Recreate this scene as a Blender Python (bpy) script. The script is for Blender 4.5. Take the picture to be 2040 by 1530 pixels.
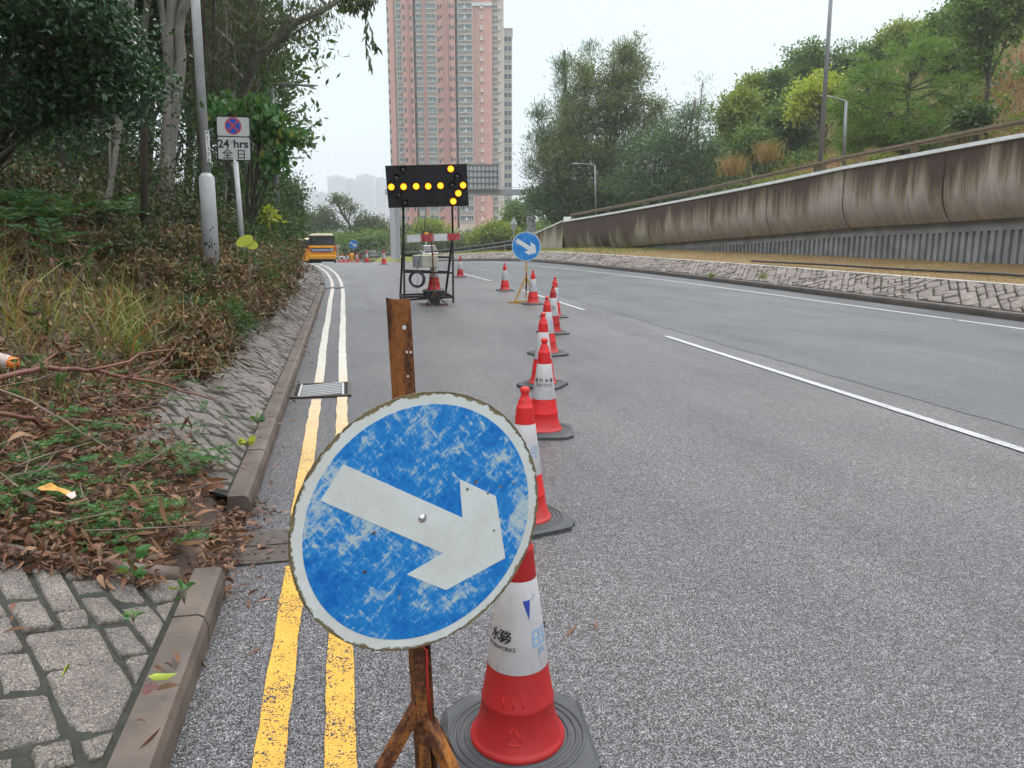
import bpy, bmesh, math, random
import numpy as np
from mathutils import Vector, Matrix
from math import radians as R, sin, cos, pi, hypot, atan
rng = np.random.default_rng(7); rnd = random.Random(11)
for o in list(bpy.data.objects): bpy.data.objects.remove(o)
SC = bpy.context.scene; COL = SC.collection
# ---------------------------------------------------------------- camera
FPX = 1530.; CAMH = 1.6; KW = .125; PITCH = atan(300 / 1530)
cam = bpy.data.cameras.new('camera'); cam.sensor_width = 36; cam.lens = 27.0
cam.clip_start = .05; cam.clip_end = 6000
co = bpy.data.objects.new('camera', cam); COL.objects.link(co)
co.location = (0, 0, CAMH); co.rotation_euler = (pi / 2 - PITCH, 0, 0); SC.camera = co
# ---------------------------------------------------------------- sky
wd = bpy.data.worlds.new('World'); SC.world = wd; wd.use_nodes = True
nt = wd.node_tree; nt.nodes.clear()
SUN_EL, SUN_AZ = R(58), R(35)
wo = nt.nodes.new('ShaderNodeOutputWorld'); bg = nt.nodes.new('ShaderNodeBackground')
sky = nt.nodes.new('ShaderNodeTexSky'); sky.sky_type = 'NISHITA'; sky.sun_disc = False
sky.sun_elevation = SUN_EL; sky.sun_rotation = SUN_AZ; sky.dust_density = 6; sky.air_density = 1
tc = nt.nodes.new('ShaderNodeTexCoord'); sx = nt.nodes.new('ShaderNodeSeparateXYZ')
nt.links.new(tc.outputs['Generated'], sx.inputs[0])
rp = nt.nodes.new('ShaderNodeValToRGB'); nt.links.new(sx.outputs['Z'], rp.inputs[0])
e = rp.color_ramp.elements
e[0].position = 0; e[0].color = (10.0, 11.1, 11.4, 1); e[1].position = 1; e[1].color = (34, 34.5, 35.5, 1)
q = e.new(.30); q.color = (9.6, 10.9, 11.3, 1)
q = e.new(.5); q.color = (19, 20, 21, 1)
mx = nt.nodes.new('ShaderNodeMix'); mx.data_type = 'RGBA'; mx.inputs[0].default_value = .93
nt.links.new(sky.outputs[0], mx.inputs[6]); nt.links.new(rp.outputs[0], mx.inputs[7])
nt.links.new(mx.outputs[2], bg.inputs[0]); bg.inputs[1].default_value = .1
nt.links.new(bg.outputs[0], wo.inputs[0])
sl = bpy.data.lights.new('sun', 'SUN'); sl.energy = 1.2; sl.angle = R(16); sl.color = (1, .965, .91)
so = bpy.data.objects.new('sun', sl); COL.objects.link(so)
sd = Vector((sin(SUN_AZ) * cos(SUN_EL), cos(SUN_AZ) * cos(SUN_EL), sin(SUN_EL)))
so.rotation_euler = sd.to_track_quat('Z', 'Y').to_euler(); so.location = (0, 0, 50)
SC.view_settings.view_transform = 'Standard'; SC.view_settings.look = 'None'
SC.view_settings.exposure = 0; SC.view_settings.gamma = 1
SC.cycles.use_denoising = True
SC.cycles.max_bounces = 6; SC.cycles.diffuse_bounces = 3; SC.cycles.glossy_bounces = 2
SC.cycles.transmission_bounces = 3; SC.cycles.transparent_max_bounces = 6; SC.cycles.volume_bounces = 0
SC.cycles.caustics_reflective = False; SC.cycles.caustics_refractive = False
# ---------------------------------------------------------------- placing helpers
CP, SP = cos(PITCH), sin(PITCH)
def ray(x, y):
    a = (x - 1020.) / FPX; b = -(y - 765.) / FPX
    return Vector((a, CP + b * SP, -SP + b * CP))
def at(x, y, Y):            # the point at forward distance Y seen at photo pixel (x, y)
    d = ray(x, y); return Vector((0, 0, CAMH)) + d * (Y / d.y)
def onz(x, y, z=0.):
    d = ray(x, y); return Vector((0, 0, CAMH)) + d * ((z - CAMH) / d.z)
def xk(y):
    if y <= 20: return -.6 - .215 * y
    if y <= 55: return -.6 - .215 * y - .0032 * (y - 20) ** 2
    return -16.345 - .439 * (y - 55)
def dxk(y): return -.215 - (.0064 * (min(y, 55) - 20) if y > 20 else 0)
def crest(y):               # the road falls away beyond the crest
    return float(np.interp(y, [0, 36, 42, 50, 57, 64, 80, 110, 160, 260], [0, 0, -.03, -.3, -.62, -.88, -1.5, -2.2, -3.0, -3.2]))
def RP(s, off, z=0.):       # road frame: along the left kerb, sideways to the right of it
    d = dxk(s); m = hypot(1, d)
    return Vector((xk(s) + off / m, s - off * d / m, z + crest(s)))
def inv(P):
    y = P[1]
    for _ in range(12):
        d = dxk(y); m = hypot(1, d); vx, vy = P[0] - xk(y), P[1] - y
        y += (vx * d / m + vy / m) / m
    return y, vx / m - vy * d / m
# ---------------------------------------------------------------- object helpers
class MB:
    def __init__(s): s.v = []; s.f = []; s.uv = None
    def add(s, vs, fs):
        b = len(s.v); s.v += [tuple(map(float, p)) for p in vs]; s.f += [tuple(i + b for i in f) for f in fs]; return s
    def box(s, c, d, rot=None, taper=1.):
        hx, hy, hz = d[0] / 2, d[1] / 2, d[2] / 2
        vs = [Vector((x * hx * (taper if z > 0 else 1), y * hy * (taper if z > 0 else 1), z * hz)) for z in (-1, 1) for y in (-1, 1) for x in (-1, 1)]
        if rot is not None: vs = [rot @ v for v in vs]
        c = Vector(c)
        return s.add([v + c for v in vs], [(0, 2, 3, 1), (4, 5, 7, 6), (0, 1, 5, 4), (2, 6, 7, 3), (0, 4, 6, 2), (1, 3, 7, 5)])
    def bar(s, a, b, w, h, up=(0, 0, 1)):
        a, b = Vector(a), Vector(b); d = (b - a); L = d.length; d.normalize(); up = Vector(up)
        if abs(d.dot(up)) > .98: up = Vector((0, 1, 0))
        x = d.cross(up).normalized(); z = x.cross(d)
        M = Matrix((x, d, z)).transposed()
        return s.box((a + b) / 2, (w, L, h), M)
    def tube(s, pts, r, n=8, cap=True):
        pts = [Vector(p) for p in pts]; m = len(pts)
        if not hasattr(r, '__len__'): r = [r] * m
        vs = []; prev = None
        for i, p in enumerate(pts):
            t = (pts[min(i + 1, m - 1)] - pts[max(i - 1, 0)]); t = t.normalized() if t.length > 1e-9 else Vector((0, 0, 1))
            if prev is None:
                a = Vector((0, 0, 1)) if abs(t.z) < .9 else Vector((1, 0, 0)); u = t.cross(a).normalized()
            else: u = (prev - t * prev.dot(t)).normalized()
            prev = u; w = t.cross(u)
            for k in range(n):
                an = 2 * pi * k / n; vs.append(p + (u * cos(an) + w * sin(an)) * r[i])
        fs = [(i * n + k, i * n + (k + 1) % n, (i + 1) * n + (k + 1) % n, (i + 1) * n + k) for i in range(m - 1) for k in range(n)]
        if cap: fs += [tuple(reversed(range(n))), tuple(range((m - 1) * n, m * n))]
        return s.add(vs, fs)
    def lathe(s, prof, n=32, c=(0, 0, 0), cap=True):
        vs = []; m = len(prof)
        for r, z in prof:
            for k in range(n): vs.append((c[0] + r * cos(2 * pi * k / n), c[1] + r * sin(2 * pi * k / n), c[2] + z))
        fs = [(i * n + k, i * n + (k + 1) % n, (i + 1) * n + (k + 1) % n, (i + 1) * n + k) for i in range(m - 1) for k in range(n)]
        if cap: fs += [tuple(reversed(range(n))), tuple(range((m - 1) * n, m * n))]
        return s.add(vs, fs)
    def prism(s, poly, z0, z1, M=None):
        n = len(poly); vs = [Vector((x, y, z0)) for x, y in poly] + [Vector((x, y, z1)) for x, y in poly]
        if M is not None: vs = [M @ v for v in vs]
        return s.add(vs, [tuple(reversed(range(n))), tuple(range(n, 2 * n))] + [(k, (k + 1) % n, n + (k + 1) % n, n + k) for k in range(n)])
    def xf(s, M):
        s.v = [tuple(M @ Vector(p)) for p in s.v]; return s
    def build(s, name, m, parent=None, smooth=False, world=False, bevel=0, auto=None):
        me = bpy.data.meshes.new(name); vs = s.v
        if world and parent is not None:
            Mi = parent.matrix_basis.inverted(); vs = [tuple(Mi @ Vector(p)) for p in vs]
        me.from_pydata(vs, [], s.f); me.update()
        if s.uv is not None:
            ul = me.uv_layers.new(name='UVMap')
            vi = np.empty(len(me.loops), np.int32); me.loops.foreach_get('vertex_index', vi)
            ul.data.foreach_set('uv', np.asarray(s.uv, np.float32)[vi].ravel())
        return link(name, me, m, parent, smooth, bevel)
def link(name, me, m, parent=None, smooth=False, bevel=0):
    o = bpy.data.objects.new(name, me); COL.objects.link(o); me.materials.append(m)
    if parent is not None: o.parent = parent
    if smooth: me.polygons.foreach_set('use_smooth', [True] * len(me.polygons))
    if bevel:
        b = o.modifiers.new('b', 'BEVEL'); b.width = bevel; b.segments = 2; b.limit_method = 'ANGLE'; b.angle_limit = R(40)
    return o
def tag(o, label, cat, group=None, kind=None):
    if label: o['label'] = label
    if cat: o['category'] = cat
    if group: o['group'] = group
    if kind: o['kind'] = kind
    return o
def thing(name, label, cat, loc=(0, 0, 0), rz=0., group=None):
    o = bpy.data.objects.new(name, None); COL.objects.link(o); o.empty_display_size = .1
    o.location = loc; o.rotation_euler = (0, 0, rz); o.matrix_basis = Matrix.Translation(loc) @ Matrix.Rotation(rz, 4, 'Z')
    return tag(o, label, cat, group)
def struct(o): o['kind'] = 'structure'; return o
def dup(o, loc=None, rz=None, label=None, scale=None, parent=None):
    c = o.copy(); COL.objects.link(c); c.parent = parent
    if loc is not None: c.location = loc
    if rz is not None: c.rotation_euler = (0, 0, rz)
    if scale is not None: c.scale = (scale,) * 3 if not hasattr(scale, '__len__') else scale
    if label: c['label'] = label
    for ch in list(KIDS.get(o.name, [])) or [x for x in bpy.data.objects if x.parent == o]: dup(ch, parent=c)
    return c
KIDS = {}
def np_mesh(name, V, F, m, parent=None, smooth=False, k=None):
    """V (n,3), F (m,k) arrays of equal-sided faces"""
    me = bpy.data.meshes.new(name); V = np.asarray(V, np.float32); F = np.asarray(F, np.int32); k = F.shape[1]
    if parent is not None: V = V - np.array(parent.location, np.float32)
    me.vertices.add(len(V)); me.vertices.foreach_set('co', V.ravel())
    me.loops.add(F.size); me.loops.foreach_set('vertex_index', F.ravel())
    me.polygons.add(len(F)); me.polygons.foreach_set('loop_start', np.arange(0, F.size, k, dtype=np.int32))
    me.update(calc_edges=True)
    return link(name, me, m, parent, smooth)
# ---------------------------------------------------------------- materials
class G:
    def __init__(s, name):
        s.m = bpy.data.materials.new(name); s.m.use_nodes = True; s.t = s.m.node_tree; s.t.nodes.clear()
        s.out = s.t.nodes.new('ShaderNodeOutputMaterial')
    def n(s, typ, _o=0, **kw):
        nd = s.t.nodes.new('ShaderNode' + typ)
        for k, v in kw.items():
            if k.startswith('i_'):
                key = k[2:]; key = int(key) if key.isdigit() else key.replace('_', ' ')
                s.set(nd.inputs[key], v)
            else: setattr(nd, k, v)
        return nd
    def set(s, sock, v):
        if hasattr(v, 'is_output') or isinstance(v, bpy.types.NodeSocket): s.t.links.new(v, sock)
        else: sock.default_value = v if not (isinstance(v, tuple) and len(v) == 3 and sock.type == 'RGBA') else v + (1,)
    def co(s, kind='Object', scale=(1, 1, 1), loc=(0, 0, 0), rot=(0, 0, 0)):
        t = s.n('TexCoord'); m0 = s.n('Mapping'); s.t.links.new(t.outputs[kind], m0.inputs[0]); m0.inputs['Rotation'].default_value = rot
        mp = s.n('Mapping'); s.t.links.new(m0.outputs[0], mp.inputs[0]); mp.inputs['Scale'].default_value = scale; mp.inputs['Location'].default_value = loc
        return mp.outputs[0]
    def noise(s, vec, scale, det=3, rough=.5, col=False, dist=0.):
        nd = s.n('TexNoise', i_Vector=vec, i_Scale=scale, i_Detail=det, i_Roughness=rough, i_Distortion=dist)
        return nd.outputs['Color' if col else 'Fac']
    def vor(s, vec, scale, feature='F1', out='Distance', rand=1.):
        nd = s.n('TexVoronoi', feature=feature, i_Vector=vec, i_Scale=scale); nd.inputs['Randomness'].default_value = rand
        return nd.outputs[out]
    def ramp(s, f, stops, interp='LINEAR'):
        nd = s.n('ValToRGB', i_0=f); cr = nd.color_ramp; cr.interpolation = interp
        cc = lambda c: (c, c, c, 1) if not hasattr(c, '__len__') else tuple(c) + (1,)
        cr.elements[0].position = stops[0][0]; cr.elements[0].color = cc(stops[0][1])
        cr.elements[-1].position = stops[-1][0]; cr.elements[-1].color = cc(stops[-1][1])
        for p, c in stops[1:-1]:
            e = cr.elements.new(p); e.color = cc(c)
        return nd.outputs[0]
    def mix(s, f, a, b, mode='MIX'):
        nd = s.n('Mix', data_type='RGBA', blend_type=mode); s.set(nd.inputs[0], f); s.set(nd.inputs[6], a); s.set(nd.inputs[7], b)
        return nd.outputs[2]
    def math(s, op, a, b=0., c=None, clamp=False):
        nd = s.n('Math', operation=op, use_clamp=clamp); s.set(nd.inputs[0], a); s.set(nd.inputs[1], b)
        if c is not None: s.set(nd.inputs[2], c)
        return nd.outputs[0]
    def bump(s, h, st=.5, dist=.01, nrm=None):
        nd = s.n('Bump', i_Height=h, i_Strength=st, i_Distance=dist)
        if nrm is not None: s.set(nd.inputs['Normal'], nrm)
        return nd.outputs[0]
    def bsdf(s, col, rough=.6, metal=0., nrm=None, spec=.5, emit=None, es=0., sub=None):
        b = s.n('BsdfPrincipled'); s.set(b.inputs['Base Color'], col); s.set(b.inputs['Roughness'], rough); s.set(b.inputs['Metallic'], metal)
        s.set(b.inputs['Specular IOR Level'], spec)
        if nrm is not None: s.set(b.inputs['Normal'], nrm)
        if emit is not None: s.set(b.inputs['Emission Color'], emit); s.set(b.inputs['Emission Strength'], es)
        return b.outputs[0]
    def done(s, sh): s.t.links.new(sh, s.out.inputs[0]); return s.m
def plain(name, col, rough=.6, metal=0., var=.15, scale=6., bump=0., spec=.5):
    g = G(name); c = g.co(); f = g.noise(c, scale, 5, .6)
    a = tuple(x * (1 - var) for x in col); b = tuple(min(1, x * (1 + var)) for x in col)
    k = g.ramp(f, [(.3, a), (.7, b)])
    nr = g.bump(g.noise(c, scale * 8, 3), bump, .004) if bump else None
    return g.done(g.bsdf(k, rough, metal, nr, spec))
def leafmat(name, cols, trans=.3, rough=.5, spec=.4):
    """each leaf its own colour out of COLS, a little different from one part of the plant to the next"""
    g = G(name); ge = g.n('NewGeometry'); r = ge.outputs['Random Per Island']
    n = len(cols); k = g.ramp(r, [(i / (n - 1), c) for i, c in enumerate(cols)])
    nz = g.noise(g.co(), 1.1, 2); k = g.mix(g.math('MULTIPLY', g.math('SUBTRACT', nz, .35), 1.4, clamp=True), k, g.mix(1., k, (1.45, 1.35, .9), 'MULTIPLY'))
    b = g.bsdf(k, rough, 0, None, spec); t = g.n('BsdfTranslucent', i_Color=g.mix(1., k, (1.1, 1.25, .7), 'MULTIPLY'))
    mxs = g.n('MixShader', i_0=trans, i_1=b, i_2=t.outputs[0]); return g.done(mxs.outputs[0])
def asphalt_nodes(g, crack=.3, light=(.186, .181, .192), dark=(.026, .025, .027), fine=150.):
    c = g.co(); v1 = g.vor(c, fine, 'F1', 'Color'); r = g.n('SeparateColor', i_0=v1).outputs[0]
    d = g.vor(c, fine, 'F1', 'Distance')
    base = g.ramp(r, [(0, tuple(x * .62 for x in light)), (.55, light), (.86, tuple(x * 1.25 for x in light)), (1, (.34, .32, .31))])
    k = g.mix(g.ramp(d, [(.30, 0), (.66, 1)]), base, dark)
    big = g.noise(c, .45, 4, .6); mid = g.noise(c, 14., 4, .7)
    rc = g.co(rot=(0, 0, -.212)); trk = g.noise(g.co(scale=(1.5, .05, 1), rot=(0, 0, -.212)), 1.6, 3, .55); damp = g.noise(g.co(scale=(1, .35, 1), rot=(0, 0, -.212)), .9, 5, .65)
    crk = g.vor(g.n('VectorMath', operation='ADD', i_0=c, i_1=g.n('VectorMath', operation='SCALE', i_0=g.noise(c, 2.5, 3, col=True), i_3=.5).outputs[0]).outputs[0], .32, 'DISTANCE_TO_EDGE')
    k = g.mix(1., k, g.ramp(big, [(.3, (.84, .84, .86)), (.7, (1.12, 1.1, 1.08))]), 'MULTIPLY')
    k = g.mix(1., k, g.ramp(mid, [(.3, (.8, .8, .8)), (.7, (1.2, 1.2, 1.2))]), 'MULTIPLY')
    g1 = g.noise(c, 48., 2, .8); g2 = g.noise(c, 24., 2, .8)
    k = g.mix(1., k, g.ramp(g1, [(.32, (.68, .68, .69)), (.5, (1., 1., 1.)), (.68, (1.3, 1.3, 1.3))]), 'MULTIPLY'); k = g.mix(1., k, g.ramp(g2, [(.32, (.78, .78, .79)), (.68, (1.22, 1.22, 1.22))]), 'MULTIPLY')
    k = g.mix(1., k, g.ramp(trk, [(.34, (.88, .88, .88)), (.5, (1., 1., 1.)), (.68, (1.08, 1.08, 1.07))]), 'MULTIPLY')
    k = g.mix(1., k, g.ramp(damp, [(.36, (.88, .885, .90)), (.56, (1.04, 1.04, 1.03))]), 'MULTIPLY')
    k = g.mix(g.math('MULTIPLY', g.ramp(crk, [(.0, 1), (.012, 0)]), g.ramp(mid, [(.42, 0), (.6, crack)])), k, (.03, .03, .03))
    h = g.math('ADD', g.math('MULTIPLY', d, -1.), g.math('MULTIPLY', r, .35))
    nr = g.bump(h, .6, .005); rough = g.ramp(damp, [(.35, .30), (.6, .46)])
    return c, k, rough, nr, d, r
def asphalt(name, **kw):
    g = G(name); c, k, ro, nr, d, r = asphalt_nodes(g, **kw); return g.done(g.bsdf(k, ro, 0, nr, .5))
def paint(name, near_col, far_col=None, wear=.5, y0=4, y1=12):
    """road paint worn off the tops of the stones; the second colour takes over further up the road"""
    g = G(name); c, k, ro, nr, d, r = asphalt_nodes(g)
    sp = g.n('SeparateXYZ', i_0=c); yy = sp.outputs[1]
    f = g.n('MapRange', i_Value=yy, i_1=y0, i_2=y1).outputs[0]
    p = g.mix(f, near_col, far_col) if far_col else g.mix(0., near_col, near_col)
    p = g.mix(1., p, g.ramp(g.noise(c, 9, 5, .7), [(.25, .72), (.75, 1.1)]), 'MULTIPLY')
    pn = g.noise(c, 60, 3, .6); patch = g.noise(c, 5., 4, .65)
    mask = g.math('ADD', g.math('MULTIPLY', d, 1.0), g.math('MULTIPLY', g.math('SUBTRACT', pn, .5), 1.1))
    mask = g.math('ADD', mask, g.math('MULTIPLY', g.math('SUBTRACT', patch, .5), 1.2))
    th = g.math('SUBTRACT', .95 - wear * .55, g.math('MULTIPLY', f, -.45))
    m = g.math('MULTIPLY', g.math('SUBTRACT', mask, th), 9., clamp=True)
    k2 = g.mix(m, p, k); return g.done(g.bsdf(k2, .45, 0, nr, .5))
def stonemat(name, a, b, sc=60.):
    g = G(name); c = g.co(); ge = g.n('NewGeometry').outputs['Random Per Island']
    sp = g.vor(c, sc * 4.2, 'F1', 'Color'); r = g.n('SeparateColor', i_0=sp).outputs[0]
    k = g.mix(g.ramp(r, [(.15, 1), (.3, .25), (.85, 0)]), g.mix(g.ramp(ge, [(0, 0), (1, 1)]), a, b), tuple(x * .45 for x in a))
    k = g.mix(g.ramp(r, [(.85, 0), (.9, .4)]), k, (.55, .48, .42))
    k = g.mix(1., k, g.ramp(g.noise(c, 7, 5, .65), [(.3, (.6, .6, .57)), (.7, (1.15, 1.12, 1.1))]), 'MULTIPLY')
    h = g.math('ADD', g.noise(c, sc * .6, 6, .7), g.math('MULTIPLY', g.noise(c, sc * 3, 3), .4))
    return g.done(g.bsdf(k, .75, 0, g.bump(h, .8, .012), .35))
def rustmat(name, paintc=(.5, .22, .03), rust=(.12, .035, .012), amt=.5, sc=9.):
    g = G(name); c = g.co(scale=(1, 1, .35)); n1 = g.noise(c, sc, 7, .72, dist=.6); n2 = g.noise(g.co(), sc * 6, 4, .7)
    f = g.ramp(g.math('ADD', n1, g.math('MULTIPLY', g.math('SUBTRACT', n2, .5), .35)), [(amt - .09, 1), (amt + .07, 0)])
    k = g.mix(f, paintc, g.ramp(n2, [(.3, tuple(x * .3 for x in rust)), (.7, tuple(x * 1.6 for x in rust))]))
    return g.done(g.bsdf(k, .72, 0, g.bump(n2, .5, .002), .35))
M = {}
M['asphalt'] = asphalt('asphalt')
M['asphalt2'] = asphalt('asphalt_blue', crack=0., light=(.122, .140, .154), dark=(.03, .034, .039), fine=170.)
M['yellow'] = paint('yellow_paint', (.66, .36, .04), (.60, .575, .51), .5, 4., 9.5)  # near yellow ramps to pale cream with distance along the road
M['white_line'] = paint('white_paint', (.46, .47, .48), None, .62)
M['kerb'] = plain('kerb_concrete', (.10, .078, .063), .65, var=.5, scale=3, bump=.5)
M['kerb_dark'] = plain('kerb_dark', (.085, .07, .06), .7, var=.3, scale=2, bump=.4)
M['stone_l'] = stonemat('granite_left', (.155, .142, .13), (.235, .21, .19))
M['stone_r'] = stonemat('granite_right', (.19, .165, .15), (.28, .245, .22), 40)
M['mortar'] = plain('mortar', (.026, .027, .022), .9, var=.4, scale=20, bump=.5)
M['soil'] = plain('soil', (.05, .031, .021), .95, var=.5, scale=9, bump=.8)
M['iron'] = plain('cast_iron', (.085, .07, .06), .5, .3, var=.3, scale=20, bump=.5)
M['black'] = plain('black_gap', (.008, .008, .008), .9, var=.1)
M['rubber'] = plain('rubber', (.045, .048, .052), .6, var=.3, scale=12, bump=.3)
M['rubber_dk'] = plain('rubber_dark', (.03, .031, .033), .6, var=.3)
g = G('cone_red'); c = g.co(); f = g.noise(c, 7, 6, .7); oi = g.n('ObjectInfo').outputs['Random']
k = g.mix(g.ramp(f, [(.35, 0), (.75, 1)]), (.66, .020, .022), (.48, .014, .016)); k = g.mix(g.math('MULTIPLY', oi, .25), k, (.66, .05, .035)); sc_ = g.noise(g.co(scale=(1, 1, .3)), 22, 5, .75); zz = g.n('SeparateXYZ', i_0=c).outputs[2]; k = g.mix(g.math('MULTIPLY', g.ramp(g.math('ADD', sc_, g.math('MULTIPLY', g.math('SUBTRACT', oi, .5), .12)), [(.56, 0), (.68, 1)]), .55), k, (.16, .07, .06)); k = g.mix(g.n('MapRange', i_Value=zz, i_1=.16, i_2=.03, i_3=0., i_4=.35).outputs[0], k, (.2, .10, .09))
g.done(g.bsdf(k, .5, 0, g.bump(f, .1, .003), .35)); M['cone'] = g.m
g = G('cone_dark_red'); c = g.co(); f = g.noise(c, 7, 6, .7)
k = g.mix(g.ramp(f, [(.35, 0), (.7, 1)]), (.42, .02, .02), (.3, .014, .015)); g.done(g.bsdf(k, .5, 0, None, .35)); M['cone_dk'] = g.m
g = G('sleeve'); c = g.co(); f = g.noise(c, 5, 6, .7); k = g.mix(g.ramp(f, [(.4, 0), (.75, .8)]), (.56, .55, .57), (.40, .38, .36)); sc_ = g.noise(g.co(scale=(1, 1, .25)), 26, 6, .75); k = g.mix(g.ramp(sc_, [(.56, 0), (.7, .6)]), k, (.24, .22, .2))
g.done(g.bsdf(k, .38, 0, None, .5)); M['sleeve'] = g.m
M['ink'] = plain('ink', (.02, .02, .03), .5, var=.1)
M['ink_blue'] = plain('ink_blue', (.02, .05, .33), .5, var=.1)
M['ink_pale'] = plain('ink_pale', (.22, .38, .58), .5, var=.1)
M['rust'] = rustmat('rust_post', (.30, .11, .018), (.075, .026, .013), .57)
M['rust_dk'] = rustmat('rust_angle', (.24, .085, .02), (.05, .02, .012), .55)
M['ochre'] = rustmat('ochre_paint', (.50, .27, .04), (.16, .06, .02), .33)
M['blackmetal'] = rustmat('black_metal', (.012, .012, .012), (.07, .03, .018), .36)
M['galv'] = plain('galvanised', (.40, .41, .42), .5, .0, var=.15, scale=5)
M['galv_dk'] = plain('galvanised_dull', (.22, .225, .23), .5, .3, var=.2, scale=5)
M['whitepaint'] = plain('white_board', (.6, .61, .61), .5, var=.12, scale=12)
M['chrome'] = plain('chrome', (.55, .55, .55), .25, .9, var=.05)
M['signgrey'] = plain('sign_grey', (.46, .47, .47), .45, var=.05)
M['signblack'] = plain('sign_black', (.015, .015, .017), .45, var=.1)
M['glass_dk'] = plain('dark_glass', (.02, .022, .025), .08, 0, var=.2)
M['tyre'] = plain('tyre', (.02, .02, .02), .8, var=.2)
M['van_yellow'] = plain('van_yellow', (.80, .36, .02), .3, var=.04)
M['van_cream'] = plain('van_cream', (.78, .70, .45), .35, var=.04)
M['red_paint'] = plain('red_paint', (.55, .02, .02), .3, var=.05)
M['white_car'] = plain('white_car', (.72, .73, .74), .3, var=.04)
M['beige_box'] = plain('beige_box', (.46, .44, .36), .5, var=.08)
M['trunk_grey'] = plain('eucalyptus_bark', (.2, .18, .16), .8, var=.3, scale=3, bump=.3)
M['trunk_dk'] = plain('dark_bark', (.07, .055, .045), .9, var=.3, scale=5, bump=.5)
M['branch_red'] = plain('red_brown_branch', (.15, .058, .04), .6, var=.4, scale=8, bump=.3)
M['twig'] = plain('pale_twig', (.17, .125, .1), .8, var=.4, scale=9)
# scratched blue sign face
def signface(name, dirt=1.):
    g = G(name); c = g.co(); n1 = g.noise(c, 5.5, 9, .72, dist=.5); n2 = g.noise(g.co(scale=(1, 4.5, 1), rot=(0, 0, .9)), 16, 5, .7)
    n3 = g.noise(g.co(scale=(1, 5, 1), rot=(0, 0, -.7)), 19, 5, .7); n4 = g.noise(c, 42, 4, .7)
    wh = g.math('ADD', g.math('MULTIPLY', n1, .62), g.math('MULTIPLY', g.math('MAXIMUM', n2, n3), .42)); wh = g.math('ADD', wh, g.math('MULTIPLY', n4, .2))
    n5 = g.noise(g.co(scale=(1, 9, 1), rot=(0, 0, 1.2)), 30, 3, .6); wh = g.math('ADD', wh, g.math('MULTIPLY', g.ramp(n5, [(.60, 0), (.72, 1)]), .10 * dirt))
    f = g.ramp(wh, [(.645 + .08 * (1 - dirt), 0), (.71 + .08 * (1 - dirt), 1)])
    f2 = g.ramp(wh, [(.53, 0), (.65, .7)])
    k = g.mix(f2, (.002, .12, .47), (.02, .28, .66)); k = g.mix(f, k, (.42, .52, .56))
    ch = g.vor(c, 14, 'F1', 'Distance'); chm = g.math('MULTIPLY', g.ramp(g.math('ADD', ch, g.math('MULTIPLY', n4, .1)), [(.11, 1), (.135, 0)]), dirt)
    k = g.mix(chm, k, g.ramp(n4, [(.4, (.05, .035, .02)), (.6, (.3, .28, .24))]))
    return g.done(g.bsdf(k, .42, 0, g.bump(n1, .1, .002), .45))
M['blue'] = signface('blue_face'); M['blue_clean'] = signface('blue_face_far', .3)
g = G('white_face'); c = g.co(); n4 = g.noise(c, 26, 5, .7); n1 = g.noise(c, 5, 6, .7); ch = g.vor(c, 17, 'F1', 'Distance')
k = g.mix(g.ramp(n1, [(.35, 0), (.75, 1)]), (.68, .72, .72), (.54, .56, .53))
k = g.mix(g.ramp(g.math('ADD', ch, g.math('MULTIPLY', n4, .12)), [(.125, 1), (.15, 0)]), k, (.17, .12, .05)); sc2 = g.noise(g.co(scale=(1, 8, 1), rot=(0, 0, .6)), 22, 4, .65); k = g.mix(g.ramp(sc2, [(.60, 0), (.7, .5)]), k, (.36, .37, .36))
M['white_face'] = g.done(g.bsdf(k, .42, 0, None, .4))
g = G('sign_rim'); c = g.co(); n4 = g.noise(c, 22, 6, .75); rr = g.n('VectorMath', operation='LENGTH', i_0=c).outputs['Value']
k0 = g.mix(g.ramp(g.noise(c, 5, 6, .7), [(.35, 0), (.75, 1)]), (.66, .70, .70), (.52, .54, .50))
edge = g.n('MapRange', i_Value=rr, i_1=.300, i_2=.3225).outputs[0]
k = g.mix(g.ramp(g.math('ADD', g.math('MULTIPLY', edge, .42), g.math('MULTIPLY', n4, .8)), [(.63, 0), (.68, 1)]), k0, g.ramp(n4, [(.4, (.06, .045, .02)), (.7, (.27, .22, .12))]))
M['rim'] = g.done(g.bsdf(k, .5, 0, None, .35))
# stained parapet concrete, UV = metres along and metres down from the coping
g = G('stained_concrete'); uv = g.n('UVMap').outputs[0]
def uvm(sx_, sy_, l=(0, 0, 0)):
    mp = g.n('Mapping', i_0=uv); mp.inputs['Scale'].default_value = (sx_, sy_, 1); mp.inputs['Location'].default_value = l; return mp.outputs[0]
V_ = g.n('SeparateXYZ', i_0=uv); vv = V_.outputs[1]; uu = V_.outputs[0]
lowf = g.noise(uvm(.45, .03), 1., 2); md = g.noise(uvm(1.7, .10), 1., 3, .6); st = g.noise(uvm(7, .3), 1., 4, .6); st2 = g.noise(uvm(22, .7), 1., 4, .6); bl = g.noise(uvm(2.5, 2.5), 1., 6, .7)
reach = g.math('ADD', g.math('MULTIPLY', g.math('SUBTRACT', lowf, .18), 3.2), g.math('MULTIPLY', g.math('SUBTRACT', md, .5), 2.6))
reach = g.math('ADD', reach, g.math('MULTIPLY', g.math('SUBTRACT', st, .5), 1.8)); reach = g.math('ADD', reach, g.math('MULTIPLY', g.math('SUBTRACT', st2, .5), 1.1))
far = g.n('MapRange', i_Value=uu, i_1=30., i_2=42., i_3=-.15, i_4=.75).outputs[0]
reach = g.math('ADD', reach, far)
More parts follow.
